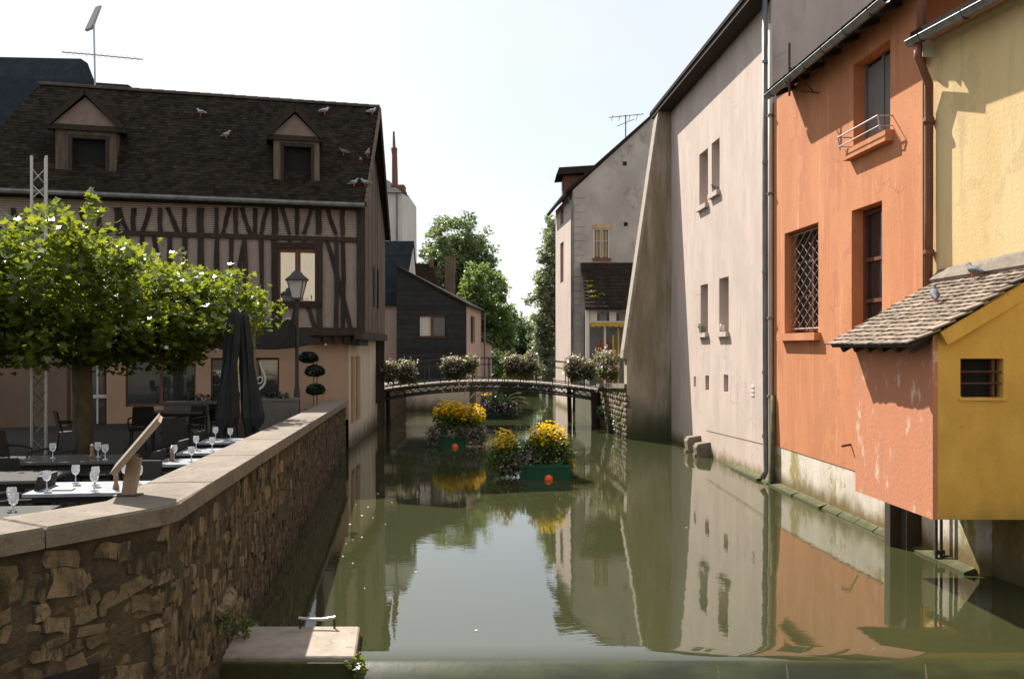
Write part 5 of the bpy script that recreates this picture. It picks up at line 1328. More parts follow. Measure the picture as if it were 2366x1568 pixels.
for x, y, rz, lab in chairs:
    if ch0 is None:
        ch0 = make_chair(lab); ch0.location = (x, y, TZ); ch0.rotation_euler = (0, 0, rz); ch0['group'] = 'chairs on the terrace'
    else: copy_tree(ch0, (x, y, TZ), rz, lab)
def make_glass(label, grp):
    t = thing('wine_glass', label, 'wine glass', (0, 0, 0), grp)
    q = MB(); q.lathe((0, 0, 0), [(.035, 0), (.035, .004), (.006, .012), (.005, .08)], 10); q.build('stem', m_wglass, t, smooth=True)
    q = MB(); q.lathe((0, 0, 0), [(.005, .08), (.03, .10), (.040, .135), (.036, .18)], 12, cap=False); q.build('bowl', m_wglass, t, smooth=True)
    return t
def make_mill(label, grp):
    t = thing('pepper_mill', label, 'pepper mill', (0, 0, 0), grp)
    q = MB(); q.lathe((0, 0, 0), [(.03, 0), (.03, .02), (.018, .06), (.024, .10), (.02, .12)], 10); q.build('body', m_pepper, t, smooth=True)
    q = MB(); q.lathe((0, 0, 0), [(.012, .12), (.022, .135), (.018, .16), (.004, .17)], 10); q.build('head', m_alu, t, smooth=True)
    return t
gl0 = ml0 = None
def put_glass(x, y, lab, grp):
    global gl0
    if gl0 is None: gl0 = make_glass(lab, grp); gl0.location = (x, y, TZ + .752)
    else: copy_tree(gl0, (x, y, TZ + .752), random.uniform(0, 6), lab, grp)
def put_mill(x, y, lab, grp):
    global ml0
    if ml0 is None: ml0 = make_mill(lab, grp); ml0.location = (x, y, TZ + .752)
    else: copy_tree(ml0, (x, y, TZ + .752), 0, lab, grp)
for dx, dy in ((-.42, -.2), (-.1, .1), (.05, -.25), (-.35, .22), (.3, .15), (.12, .27)): put_glass(-3.95 + dx, 8.75 + dy, 'clear wine glass on the pale sunlit table nearest the slanted sign', 'glasses on the pale sunlit table')
for dx, dy in ((-.25, .15), (.1, .2), (.28, -.1)): put_glass(-4.25 + dx, 7.35 + dy, 'clear wine glass on the table behind the near bend of the parapet', 'glasses on the near table')
for dx, dy in ((-.3, 0), (.2, .1), (.4, -.15)): put_glass(-5.25 + dx, 11.0 + dy, 'clear wine glass on the long dark table in the shade', 'glasses on the long dark table')
for (x, y), nm in (((-3.86, 10.7), 'first'), ((-3.98, 11.8), 'middle'), ((-4.15, 13.1), 'farthest')):
    for dx, dy in ((-.15, .1), (.12, -.08)): put_glass(x + dx, y + dy, f'clear wine glass on the {nm} small sunlit table along the parapet', f'glasses on the {nm} small table')
put_mill(-3.75, 8.62, 'wooden pepper mill on the pale sunlit table nearest the slanted sign', None)
put_mill(-4.02, 10.75, 'wooden pepper mill on the first small sunlit table along the parapet', None)
put_mill(-5.1, 11.05, 'wooden pepper mill on the long dark table in the shade', None)
nd_ = thing('napkin', 'folded white napkin lying on the pale sunlit table', 'napkin', (-4.2, 8.55, TZ + .752))
q = MB(); q.prism([(-4.3, 8.5, TZ + .753), (-4.12, 8.52, TZ + .753), (-4.14, 8.64, TZ + .753), (-4.32, 8.62, TZ + .753)], (0, 0, .015)); q.build('cloth', m_wframe, nd_)

# ---- street lamp
lp = thing('street_lamp', 'tall slim street lamp with a tapered glass lantern in front of the timbered house', 'street lamp', P(685, 970, 22.6) * 1)
Y = 22.6; lx = (686 - CX) * Y / F
def lz(y): return EYE - (y - HY) * Y / F
q = MB(); q.lathe((lx, Y, 0), [(.14, TZ), (.14, TZ + .25), (.085, TZ + .4), (.075, TZ + 1.0), (.05, TZ + 1.1), (.042, lz(700)), (.06, lz(694))], 12); q.build('post', m_iron, lp, smooth=True)
z0, z1 = lz(688), lz(648)
q = MB(); q.b8([(lx + sx * .10, Y + sy * .10, z0) for sx, sy in ((-1, -1), (1, -1), (1, 1), (-1, 1))] + [(lx + sx * .19, Y + sy * .19, z1) for sx, sy in ((-1, -1), (1, -1), (1, 1), (-1, 1))]); q.build('glass', M('frosted_lamp_glass', (.62, .60, .56), rough=.25, spec=.6, trans=.2), lp)
q = MB()
for sx, sy in ((-1, -1), (1, -1), (1, 1), (-1, 1)): q.tube([(lx + sx * .105, Y + sy * .105, z0), (lx + sx * .198, Y + sy * .198, z1)], .014, 5)
q.box(lx - .12, lx + .12, Y - .12, Y + .12, z0 - .05, z0); q.build('frame', m_iron, lp)
q = MB(); q.lathe((lx, Y, 0), [(.30, z1), (.29, z1 + .03), (.16, z1 + .14), (.13, z1 + .19), (.05, z1 + .25), (.045, z1 + .3), (.015, z1 + .36)], 12); q.build('cap', m_iron, lp, smooth=True)

# ---- lattice mast
Y = 15.0; mx_ = (95 - CX) * Y / F
lm = thing('lattice_mast', 'thin aluminium lattice mast rising through the plane trees at far left', 'mast', (mx_, Y, TZ))
zt = EYE - (362 - HY) * Y / F
tri = [(-.12, -.07), (.12, -.07), (.0, .14)]
for dx, dy in tri:
    q = MB(); q.tube([(mx_ + dx, Y + dy, TZ), (mx_ + dx, Y + dy, zt)], .024, 7); q.build('chord', m_alu, lm)
z = TZ + .1; k = 0
while z < zt - .25:
    for i in range(3):
        a, b = tri[i], tri[(i + 1) % 3]
        if k % 2: a, b = b, a
        q = MB(); q.tube([(mx_ + a[0], Y + a[1], z), (mx_ + b[0], Y + b[1], z + .24)], .010, 4, cap=False); q.build('brace', m_alu, lm)
    z += .26; k += 1

# ---- closed parasols
def parasol(lab, bx, tx, Y, yt, yb, wide):
    zb, zt = EYE - (yb - HY) * Y / F, EYE - (yt - HY) * Y / F
    b, t = V((bx - CX) * Y / F, Y, zb), V((tx - CX) * Y / F, Y, zt)
    p = thing('closed_parasol', lab, 'parasol', (b.x, b.y, TZ), 'closed parasols on the terrace')
    n = 16; vs = []; prof = [(0, .34), (.06, .42), (.12, .5), (.3, .42), (.55, .30), (.72, .34), (.8, .3), (.95, .24), (1, .05)]
    m = MB()
    for f_, r in prof:
        c = b.lerp(t, f_)
        for k in range(n):
            a = 2 * math.pi * k / n; rr = r * wide * (1 if k % 2 else .66) * (1 + .15 * math.sin(3 * a + f_ * 5))
            vs.append(c + V(math.cos(a) * rr, math.sin(a) * rr, (.12 * math.sin(a * 4) if f_ == 0 else 0)))
    m.add(vs, [(i * n + k, i * n + (k + 1) % n, (i + 1) * n + (k + 1) % n, (i + 1) * n + k) for i in range(len(prof) - 1) for k in range(n)] + [tuple(range((len(prof) - 1) * n, len(prof) * n))])
    m.build('canopy', m_sail, p)
    q = MB(); q.tube([V(b.x, b.y, TZ), b, t], .028, 8); q.build('pole', m_iron, p)
    q = MB(); q.lathe((b.x, b.y, TZ), [(.3, 0), (.3, .06), (.06, .1), (.05, .3)], 14); q.build('base', m_planter, p)
parasol('closed dark parasol left of the yellow poster, its cover bulging at the foot', 518, 545, 15.6, 710, 1000, .42)
parasol('closed dark parasol right of the yellow poster, leaning towards the other', 584, 562, 15.9, 716, 996, .40)
# poster seen between the parasols, on the window behind
h = gh[1]
ps = thing('yellow_poster', 'narrow yellow and white poster on the wall behind the closed parasols', 'poster', GF.pt(GF.u(555), 2.0))
a = GF.px(540, 812); b = GF.px(572, 905)
q = MB(); q.pbox(GF, a[0], b[0], b[1], a[1], .004, .02); q.build('sheet', m_ysign, ps)
for yy, w_ in ((872, 24), (884, 18), (894, 26)):
    a = GF.px(556 - w_ / 2, yy); b = GF.px(556 + w_ / 2, yy + 6)
    q = MB(); q.pbox(GF, a[0], b[0], b[1], a[1], .021, .025); q.build('printed_band', m_signw, ps)

# ---- shade sails
def sail(lab, corners, sag, nm):
    c = [Vector(p) for p in corners]
    t = thing(nm, lab, 'shade sail', c[0], 'shade sails over the terrace')
    n = 8; vs = []; idx = {}
    for i in range(n + 1):
        for j in range(n + 1 - i):
            a, b = i / n, j / n; g = 1 - a - b
            p = c[0] * g + c[1] * a + c[2] * b
            ctr = (c[0] + c[1] + c[2]) / 3
            pull = .35 * (4 * (a * b * (g < .02) + a * g * (b < .02) + b * g * (a < .02)))
            p = p.lerp(ctr, pull * .5); p.z -= sag * 27 * a * b * g
            idx[(i, j)] = len(vs); vs.append(p)
    fs = []
    for i in range(n):
        for j in range(n - i):
            fs.append((idx[(i, j)], idx[(i + 1, j)], idx[(i, j + 1)]))
            if i + j < n - 1: fs.append((idx[(i + 1, j)], idx[(i + 1, j + 1)], idx[(i, j + 1)]))
    q = MB(); k = len(vs); q.add(vs + [v + V(0, 0, .012) for v in vs], fs + [tuple(a + k for a in reversed(f)) for f in fs]); q.build('canvas', m_sail, t)
    for p in c:
        q = MB(); q.lathe(p + V(0, 0, -.02), [(.04, 0), (.04, .05)], 8); q.build('corner_ring', m_alu, t)
sail('dark shade sail with a raised peak tied beside the street lamp', [P(668, 736, 22.3), P(500, 808, 19.5), P(752, 796, 24.9)], .22, 'shade_sail')
sail('dark shade sail stretched low under the plane trees at left', [V(-12.5, 14.6, 2.95), V(-7.0, 23.2, 2.95), V(-5.4, 14.2, 2.98)], .10, 'shade_sail')  # sail enlarged to block sky light over the terrace

# ---- topiary
Y = 24.6; tx_ = (727 - CX) * Y / F
tp = thing('topiary', 'clipped box topiary of three stacked domes on thin stems by the peach wall', 'topiary', (tx_, Y, TZ))
q = MB(); q.lathe((tx_, Y, TZ), [(.22, 0), (.28, .38), (.30, .42)], 12); q.build('pot', m_planter, tp)
for dx in (-.03, .06):
    q = MB(); q.tube([(tx_ + dx, Y, TZ + .4), (tx_ + dx, Y, EYE - (830 - HY) * Y / F)], .014, 6); q.build('stem', m_bark, tp)
for yc, dx, r in ((828, -.17, .26), (859, 0.0, .27), (902, .02, .26)):
    z = EYE - (yc - HY) * Y / F
    d = RNG.normal(size=(1100, 3)); d /= np.linalg.norm(d, axis=1)[:, None]; d[:, 2] *= np.where(d[:, 2] < 0, .45, .72)
    leaf_obj('dome', np.array((tx_ + dx, Y, z)) + d * (r * RNG.uniform(.8, 1.02, 1100))[:, None], .07, DIAMOND, m_box, tp, up=.1)
# ---- grey planters in front of the windows
for (x0, x1, y0, lab) in ((380, 512, 928, 'grey planter trough below the ground floor windows, left of the parasols'), (585, 672, 922, 'grey planter trough beside the foot of the street lamp')):
    Y = 21.8; a, b = (x0 - CX) * Y / F, (x1 - CX) * Y / F; zt = EYE - (y0 - HY) * Y / F
    t = thing('planter_trough', lab, 'planter', ((a + b) / 2, Y, TZ), 'grey planters on the terrace')
    q = MB(); q.b8([(a, Y, TZ), (b, Y + .4, TZ), (b, Y + .75, TZ), (a, Y + .35, TZ), (a - .02, Y - .02, zt - .06), (b + .02, Y + .38, zt - .06), (b + .02, Y + .77, zt - .06), (a - .02, Y + .37, zt - .06)]); q.build('box', m_planter, t)
    q = MB(); q.b8([(a - .04, Y - .04, zt - .058), (b + .04, Y + .36, zt - .058), (b + .04, Y + .79, zt - .058), (a - .04, Y + .39, zt - .058), (a - .04, Y - .04, zt), (b + .04, Y + .36, zt), (b + .04, Y + .79, zt), (a - .04, Y + .39, zt)]); q.build('rim', m_planter, t)
    leaf_obj('foliage', blob_pts(((a + b) / 2, Y + .4, zt + .06), ((b - a) / 2 * .8, .2, .12), 160), .08, DIAMOND, m_box, t, kind='stuff')

# ---- pleached plane trees
def plane_tree(lab, trunk_xy, blobs, n, nparts, limbs, rtr=.17):
    x, y = trunk_xy
    t = thing('plane_tree', lab, 'tree', (x, y, TZ), 'pleached plane trees on the terrace')
    q = MB(); q.tube([(x, y, TZ - .05), (x + .03, y, TZ + .9), (x - .02, y, 2.6), (x, y, 3.5)], [rtr * 1.25, rtr, rtr * .92, rtr * .8], 10); q.build('trunk', m_bark, t, smooth=True)
    for b in limbs:
        e = V(*b); m_ = V(x, y, 3.3).lerp(e, .5) + V(0, 0, .12)
        q = MB(); q.tube([V(x, y, 3.2), m_, e], [rtr * .6, rtr * .38, .02], 7); q.build('limb', m_bark, t, smooth=True)
    vol = [b[3] * b[4] * b[5] for b in blobs]; pts = []
    for b, v in zip(blobs, vol):
        k = int(n * v / sum(vol)); pts.append(cluster_pts(b[:3], b[3:], max(4, k // 22), 22, .34, .42))
    pts = np.concatenate(pts)
    # a few shoots standing clear of the crown
    for _ in range(int(n / 260)):
        b = random.choice(blobs); a = random.uniform(0, 6.28); rr = random.uniform(.3, 1.0)
        s_ = np.array((b[0] + math.cos(a) * b[3] * rr * .9, b[1] + math.sin(a) * b[4] * rr * .9, b[2] + b[5] * math.sqrt(max(0, 1 - rr * rr)) * .9))
        hgt = random.uniform(.15, .42)
        pts = np.concatenate([pts, s_ + np.array([(random.gauss(0, .06), random.gauss(0, .06), hgt * i / 7) for i in range(8)])])
    # leaves that show largest: nearest to the viewpoint and outermost
    d = np.linalg.norm(pts - np.array((0, 0, 3.0)), axis=1) - .5 * pts[:, 2]
    order = np.argsort(d)
    near, rest = pts[order[:nparts]], pts[order[nparts:]]
    leaf_obj('foliage', rest, .165, STAR, m_plane, t, up=.55, kind='stuff')
    vm = [leaf_data('leaf', np.zeros((1, 3)), .17, STAR, m_plane, .6) for _ in range(12)]
    for p in near:
        o = inst(random.choice(vm), 'leaf', t, p, Quaternion((0, 0, 1), random.uniform(0, 6.28)), (1, 1, 1))
plane_tree('plane tree whose trunk shows left of the barred door', ((190 - CX) * 16.0 / F, 16.0),
           [(-6.7, 13.4, 4.05, 1.1, 1.2, .8), (-6.15, 13.1, 4.3, .6, .8, .7), (-8.0, 13.4, 3.8, 1.1, 1.3, .85), (-6.3, 14.6, 3.75, 1.2, 1.2, .75), (-8.6, 15.5, 3.7, 1.3, 1.3, .85), (-7.2, 13.8, 3.4, 1.7, 1.4, .5), (-6.2, 15.4, 3.2, 1.3, 1.2, .45), (-7.6, 15.0, 3.1, 1.8, 1.6, .45), (-6.9, 13.2, 3.2, 1.2, 1.0, .4)],
           13500, 200, [(-6.2, 13.4, 4.4), (-8.3, 14, 4.0), (-6.3, 15.2, 4.0), (-8.4, 16.5, 4.0)])
plane_tree('plane tree with a broad clipped crown reaching towards the street lamp', (-5.1, 17.6),
           [(-5.8, 16.6, 3.7, 1.0, 1.1, .55), (-6.4, 16.2, 3.95, 1.1, 1.2, .65), (-6.0, 17.8, 3.8, 1.5, 1.0, .6), (-7.2, 16.4, 3.95, .9, 1.1, .7), (-5.3, 16.9, 3.45, .5, .9, .38), (-6.3, 16.6, 3.25, 1.7, 1.4, .42), (-7.6, 17.6, 3.3, 1.4, 1.3, .5), (-6.8, 16.4, 3.0, 1.5, 1.3, .4)],
           13500, 200, [(-4.7, 16.8, 3.6), (-6.4, 16.3, 4.0), (-6.4, 18.4, 4.0), (-5.4, 16, 3.8)])
plane_tree('plane tree whose dark crown fills the far left edge above the terrace', (-9.6, 14.2),  # crown widened out of view on the left to shade the terrace
           [(-9.2, 13.2, 4.0, 1.3, 1.3, .8), (-8.0, 12.6, 3.7, .9, 1.0, .7), (-9.8, 15.2, 4.0, 1.5, 1.3, .8), (-7.6, 12.4, 3.3, 1.0, .9, .5), (-11.5, 14.5, 3.9, 1.6, 1.6, .9), (-10.5, 12.6, 3.8, 1.4, 1.4, .8), (-9.4, 16.6, 3.7, 1.4, 1.4, .8)],
           10000, 120, [(-8.2, 12.8, 3.8), (-9.4, 13, 4.2), (-10, 15.6, 4.0)])

# ================================================================== FOOTBRIDGE
fb = thing('footbridge', 'slender arched iron footbridge with plank deck and lattice girders across the canal', 'footbridge', (-.9, 35, 1.4))
BX0, BX1, BY0, BY1 = -5.05, 3.30, 34.0, 35.9
def bz(x):
    t = (x - (BX0 + BX1) / 2) / ((BX1 - BX0) / 2); return 1.36 + .34 * (1 - t * t)
NP = 41; sp = (BX1 - BX0) / NP
pmesh = []
for k in range(3):
    q = MB(); j = random.uniform(.0, .02)
    q.b8([(-sp / 2 + .012, -.95 - j, -.03), (sp / 2 - .012, -.95 - j, -.03), (sp / 2 - .012, .95, -.03), (-sp / 2 + .012, .95, -.03), (-sp / 2 + .016, -.95 - j, .03), (sp / 2 - .016, -.95 - j, .03), (sp / 2 - .016, .95, .03), (-sp / 2 + .016, .95, .03)])
    me = bpy.data.meshes.new('plank'); me.from_pydata(q.v, [], q.f); me.materials.append(m_plank); pmesh.append(me)
for k in range(NP):
    x = BX0 + sp * (k + .5); sl = math.atan2(bz(x + .05) - bz(x - .05), .1)
    inst(random.choice(pmesh), 'plank', fb, (x, (BY0 + BY1) / 2, bz(x) - .02), Quaternion((0, 1, 0), -sl))
xs_ = [BX0 + (BX1 - BX0) * i / 28 for i in range(29)]
for y, tag_ in ((BY0 + .06, 'front'), (BY1 - .06, 'rear')):
    def bot(x):
        t = (x - (BX0 + BX1) / 2) / ((BX1 - BX0) / 2); return bz(x) - .34 - .06 * t * t
    q = MB(); q.tube([(x, y, bz(x) - .10) for x in xs_], .035, 6); q.build('top_chord', m_iron, fb)
    q = MB(); q.tube([(x, y, bot(x)) for x in xs_], .04, 6); q.build('bottom_chord', m_iron, fb)
    for i in range(28):
        a, b = xs_[i], xs_[i + 1]
        q = MB(); q.tube([(a, y, bz(a) - .1), (b, y, bot(b))], .013, 4); q.tube([(a, y + .02, bot(a)), (b, y + .02, bz(b) - .1)], .013, 4); q.build('lattice', m_iron, fb)
    ry = y - .02 if tag_ == 'front' else y + .02
    for hgt, r, nm in ((.86, .022, 'handrail'), (.62, .012, 'middle_rail'), (.10, .016, 'lower_rail')):
        q = MB(); q.tube([(x, ry, bz(x) + hgt) for x in xs_], r, 6); q.build(nm, m_iron, fb)
    for i in range(0, 29, 2):
        x = xs_[i]; q = MB(); q.tube([(x, ry, bz(x) - .08), (x, ry, bz(x) + .87)], .018, 6); q.build('railing_post', m_iron, fb)
for x, y, nm in ((3.12, 33.95, 'pile'), (3.18, 35.9, 'pile'), (2.25, 35.95, 'pile'), (-4.9, 35.9, 'pile')):
    q = MB(); q.tube([(x + .06, y, -1), (x, y, bz(x) - .08)], .15 if x > 3 and y < 35 else .09, 9); q.build(nm, m_timber, fb)
q = MB(); q.b8([(BX0, BY0 - .02, bz(BX0) + .012), (BX1, BY0 - .02, bz(BX1) + .012), (BX1, BY0 + .02, bz(BX1) + .012), (BX0, BY0 + .02, bz(BX0) + .012)] * 2); 
# flower boxes on the railing
boxes = [(918, 865, 1.45, .62, 'flower box on the footbridge railing next to the timbered house'), (1057, 852, 1.42, .62, 'flower box on the footbridge railing in front of the black house window'),
         (1203, 847, 1.40, .58, 'flower box on the footbridge railing in front of the far trees'), (1338, 858, 1.05, .6, 'flower box on the footbridge railing at its right end')]
def flower_box(lab, c, w, hgt, n=900, dirx=V(1, 0, 0)):
    t = thing('flower_box', lab, 'flower box', c, 'flower boxes along the footbridge')
    a = dirx * w * .42; b = V(-dirx.y, dirx.x, 0) * .12
    q = MB(); q.b8([c - a - b, c + a - b, c + a + b, c - a + b, c - a * 1.03 - b * 1.2 + V(0, 0, .22), c + a * 1.03 - b * 1.2 + V(0, 0, .22), c + a * 1.03 + b * 1.2 + V(0, 0, .22), c - a * 1.03 + b * 1.2 + V(0, 0, .22)]); q.build('box', m_planter, t)
    pts = np.concatenate([blob_pts(c + dirx * (w * random.uniform(-.4, .4)) + V(0, -.1, random.uniform(.02, .52)), (.32, .30, .30), n // 9, .5) for _ in range(14)] +
                         [blob_pts(c + dirx * (w * random.uniform(-.42, .42)) + V(0, -.2, random.uniform(-.18, .05)), (.2, .14, .24), n // 18, .6) for _ in range(8)])
    leaf_obj('foliage', pts, .12, DIAMOND, m_fol2, t, kind='stuff')
    top = pts[pts[:, 2] > c.z + .02]
    leaf_obj('blossoms', top[RNG.integers(0, len(top), int(n * .30))] + RNG.normal(0, .06, (int(n * .30), 3)) + np.array((0, -.05, .03)), .09, DIAMOND, m_petal_p, t, kind='stuff')
    leaf_obj('pale_blossoms', top[RNG.integers(0, len(top), int(n * .40))] + RNG.normal(0, .06, (int(n * .40), 3)) + np.array((0, -.02, .07)), .09, DIAMOND, m_petal_w, t, kind='stuff')
for x, y, w_, hg, lab in boxes:
    c = P(x, y, 33.85); flower_box(lab, V(c.x, 33.85, c.z - .12), w_, hg)
flower_box('large pale flower box above the right quay wall against the buttress', V(3.38, 32.6, 2.12), 1.7, .7, 1300, V(.25, -1, 0).normalized())

# ---- right quay wall
rq = thing('right_quay_wall', 'mossy rubble quay wall with pale coping between footbridge and buttress', 'quay wall', (3.4, 32, 0))
QW = Pl((3.22, 34.3), (3.70, 29.55))
q = MB(); q.b8([QW.pt(0, -1, 0), QW.pt(QW.L, -1, 0), QW.pt(QW.L, -1, -1.4), QW.pt(0, -1, -1.4), QW.pt(0, 1.42, -.03), QW.pt(QW.L, 1.62, -.03), QW.pt(QW.L, 1.62, -1.4), QW.pt(0, 1.42, -1.4)])
q.build('wall', m_ledge, rq)
q = MB(); 
z = -.15
while z < 1.45:
    hh = random.uniform(.1, .2); u = 0
    while u < QW.L - .1:
        l = random.uniform(.2, .45); vs, fs = random.choice(shapes)
        if random.random() > .12:
            mx = Matrix.LocRotScale(QW.pt(min(u + l / 2, QW.L - .12), z + hh / 2, -.07), frame_from(QW.U, -QW.N, V(0, 0, 1)), Vector((l, .16, hh)))
            q.add([mx @ v for v in vs], fs)
        u += l + .02
    z += hh + .02
q.build('rubble_stones', m_stone, rq, kind='stuff', smooth=True)
for k in range(4):
    a, b = QW.L * k / 4 + .01, QW.L * (k + 1) / 4 - .01
    q = MB(); q.b8([QW.pt(a, 1.45 + .05 * k, .06), QW.pt(b, 1.45 + .05 * (k + 1), .06), QW.pt(b, 1.45 + .05 * (k + 1), -.5), QW.pt(a, 1.45 + .05 * k, -.5), QW.pt(a, 1.59 + .05 * k, .05), QW.pt(b, 1.59 + .05 * (k + 1), .05), QW.pt(b, 1.61 + .05 * (k + 1), -.5), QW.pt(a, 1.61 + .05 * k, -.5)]); q.build('coping_slab', m_coping, rq)
for u, z, r in ((1.0, .55, .3), (2.4, .3, .26), (3.7, .45, .3)):
    c = QW.pt(u, z, .08); t = thing('wall_weed', {1.0: 'trailing weed on the right quay wall nearest the footbridge', 2.4: 'trailing weed at the middle of the right quay wall', 3.7: 'trailing weed on the right quay wall beside the buttress'}[u], 'weed', c, 'weeds in the canal walls')
    leaf_obj('leaves', blob_pts(c, (r * .6, r * .9, r), 130), .08, DIAMOND, m_hedge, t)

# ================================================================== FLOATING FLOWER ISLANDS
def island(lab, c, bw, bd, bh, bx, clumps, plumes, scale=1.0, floats=None, fmat=None):
    t = thing('flower_raft', lab, 'floating planter', c, 'floating flower planters in the canal')
    c = Vector(c)
    q = MB(); x0, x1 = c.x + bx - bw / 2, c.x + bx + bw / 2; y0, y1 = c.y - bd / 2, c.y + bd / 2
    q.b8([(x0, y0, -.12), (x1, y0, -.12), (x1, y1, -.12), (x0, y1, -.12), (x0 - .02, y0 - .02, bh), (x1 + .02, y0 - .02, bh), (x1 + .02, y1 + .02, bh), (x0 - .02, y1 + .02, bh)]); b = q.build('box', m_green, t)
    q = MB(); q.box(x0 - .045, x1 + .045, y0 - .045, y0 - .022, bh - .05, bh + .012); q.box(x0 - .045, x1 + .045, y1 + .022, y1 + .045, bh - .05, bh + .012); q.build('rim', m_green, b)
    if floats:
        for fx in floats:
            q = MB(); q.lathe((fx, y0 - .14, .0), [(.02, -.11), (.08, -.08), (.105, 0), (.085, .07), (.03, .11)], 12); q.build('float_ball', m_float, t, smooth=True)
    fol, yel, mau, pal = [], [], [], []
    for kind, dx, dy, z, rx, ry, rz, n in clumps:
        p = blob_pts((c.x + dx, c.y + dy, z), (rx, ry, rz), n * 2 if kind == 'y' else n, .45)
        p = p[p[:, 2] > .02]
        if kind == 'y':
            fol.append(blob_pts((c.x + dx, c.y + dy, z - rz * .35), (rx, ry, rz * 1.0), int(n * 1.0), .5)); tp = p[p[:, 2] > z - .35 * rz]; yel.append(tp + np.array((0, 0, .03)))
        elif kind == 'm': mau.append(p[: int(len(p) * .5)]); fol.append(p[int(len(p) * .5):])
        elif kind == 'w': pal.append(p[: int(len(p) * .45)]); fol.append(p[int(len(p) * .45):])
        else: fol.append(p)
    fo = np.concatenate(fol); fo = fo[fo[:, 2] > .02]
    leaf_obj('foliage', fo, .10 * scale, DIAMOND, fmat or m_fol, t, kind='stuff')
    if yel:
        ye = np.concatenate(yel); leaf_obj('yellow_blossoms', ye, .10 * scale, DIAMOND, m_petal_y, t, up=1.2, kind='stuff')
    if mau: leaf_obj('mauve_blossoms', np.concatenate(mau), .075 * scale, DIAMOND, m_petal_p, t, up=.6, kind='stuff')
    if pal: leaf_obj('pale_blossoms', np.concatenate(pal), .07 * scale, DIAMOND, m_petal_w, t, up=.6, kind='stuff')
    for (sx, sy, ex, ez, ln) in plumes:
        a = V(c.x + sx, c.y + sy, .45); e = V(c.x + ex, c.y + sy - .1, ez); m_ = a.lerp(e, .6) + V(-.1 * (ex - sx), 0, .14)
        q = MB(); q.tube([a, m_, e], .006, 4); st = q.build('stalk', m_plume, t)
        d = (e - m_).normalized(); tip = e + d * ln + V(0, 0, -ln * .3)
        q = MB(); q.tube([e - d * .04, e.lerp(tip, .3) + V(0, 0, .01), e.lerp(tip, .7), tip], [.008, .022, .02, .004], 6); q.build('plume', m_plume, st)
c2 = G(1232, 1100); 
island('near floating planter with yellow flowers, pink blossoms and a long green box at its right', (c2.x, c2.y, 0), 1.14, .75, .31, .27,
       [('y', .33, 0, .86, .5, .42, .40, 360), ('f', .33, 0, .66, .52, .42, .4, 800), ('y', -.66, 0, .68, .3, .34, .46, 210), ('f', -.6, 0, .45, .34, .4, .4, 520), ('m', -.45, -.15, .32, .44, .38, .3, 620), ('m', -.2, -.25, .42, .5, .25, .22, 380), ('y', -.76, -.1, .2, .12, .2, .16, 60), ('f', -.1, 0, .55, .7, .4, .34, 900), ('f', .74, -.1, .42, .2, .3, .4, 260), ('y', .86, -.1, .22, .08, .2, .22, 50), ('w', .78, -.2, .55, .2, .16, .14, 200), ('w', -.4, -.2, .3, .5, .3, .26, 340), ('f', -.85, -.1, .4, .3, .3, .34, 300)],
       [(.2, .2, .25, 1.1, .22)], 1.0, [c2.x + .33])
c1 = G(1055, 1028)
island('middle floating planter crowded with yellow flowers and mauve petunias left of the canal centre', (c1.x, c1.y, 0), .95, .8, .28, -.22,
       [('y', -.2, -.1, .95, .54, .42, .42, 430), ('y', .42, -.1, .86, .5, .42, .40, 400), ('f', .05, 0, .72, .78, .45, .34, 1100), ('m', -.6, -.25, .3, .36, .4, .34, 720), ('m', .55, -.3, .34, .46, .42, .38, 1100), ('m', .1, -.4, .42, .6, .2, .2, 420)],
       [(-.1, .3, -.35, 1.5, .3), (-.05, .3, -.15, 1.62, .32), (.0, .3, .05, 1.72, .34), (.05, .3, .2, 1.5, .3), (.1, .3, .4, 1.42, .3), (-.2, .3, -.55, 1.35, .28), (.1, .35, .28, 1.75, .36), (-.15, .3, -.42, 1.28, .26)], 1.1, [c1.x - .02])
c3 = G(1148, 965)
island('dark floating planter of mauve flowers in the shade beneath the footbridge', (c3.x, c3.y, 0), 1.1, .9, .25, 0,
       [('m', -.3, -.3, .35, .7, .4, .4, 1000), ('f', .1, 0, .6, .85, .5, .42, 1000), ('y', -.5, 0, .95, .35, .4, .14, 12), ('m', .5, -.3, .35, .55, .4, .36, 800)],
       [(.3, -.2, .75, 1.05, .34), (.35, -.2, .9, .9, .34), (.4, -.2, 1.05, .72, .34), (.3, -.2, .6, .75, .3), (.4, -.2, .82, .55, .3), (.2, -.2, .42, .62, .3)], 1.1, fmat=m_fol_shade)
# petals and bits floating on the water
for k, (x, y) in enumerate(((800, 1255), (815, 1246), (836, 1240), (792, 1284), (822, 1165), (836, 1190), (850, 1170), (808, 1210), (862, 1195), (890, 1210), (815, 1300), (905, 1160), (960, 1320), (873, 1140), (842, 1358), (1100, 1455), (1585, 1218))):
    c = G(x, y, .006); t = MB(); r = random.uniform(.010, .026)
    t.add([c + V(r * math.cos(a) * random.uniform(.7, 1.3), r * 1.6 * math.sin(a), random.uniform(0, .006)) for a in [i * math.pi / 3 for i in range(6)]], [(0, 1, 2, 3, 4, 5)])
    tag(t.build('floating_petal', m_petal_w, loc=c), 'tiny pale petal floating on the dark canal water', 'petal', 'petals floating on the canal')

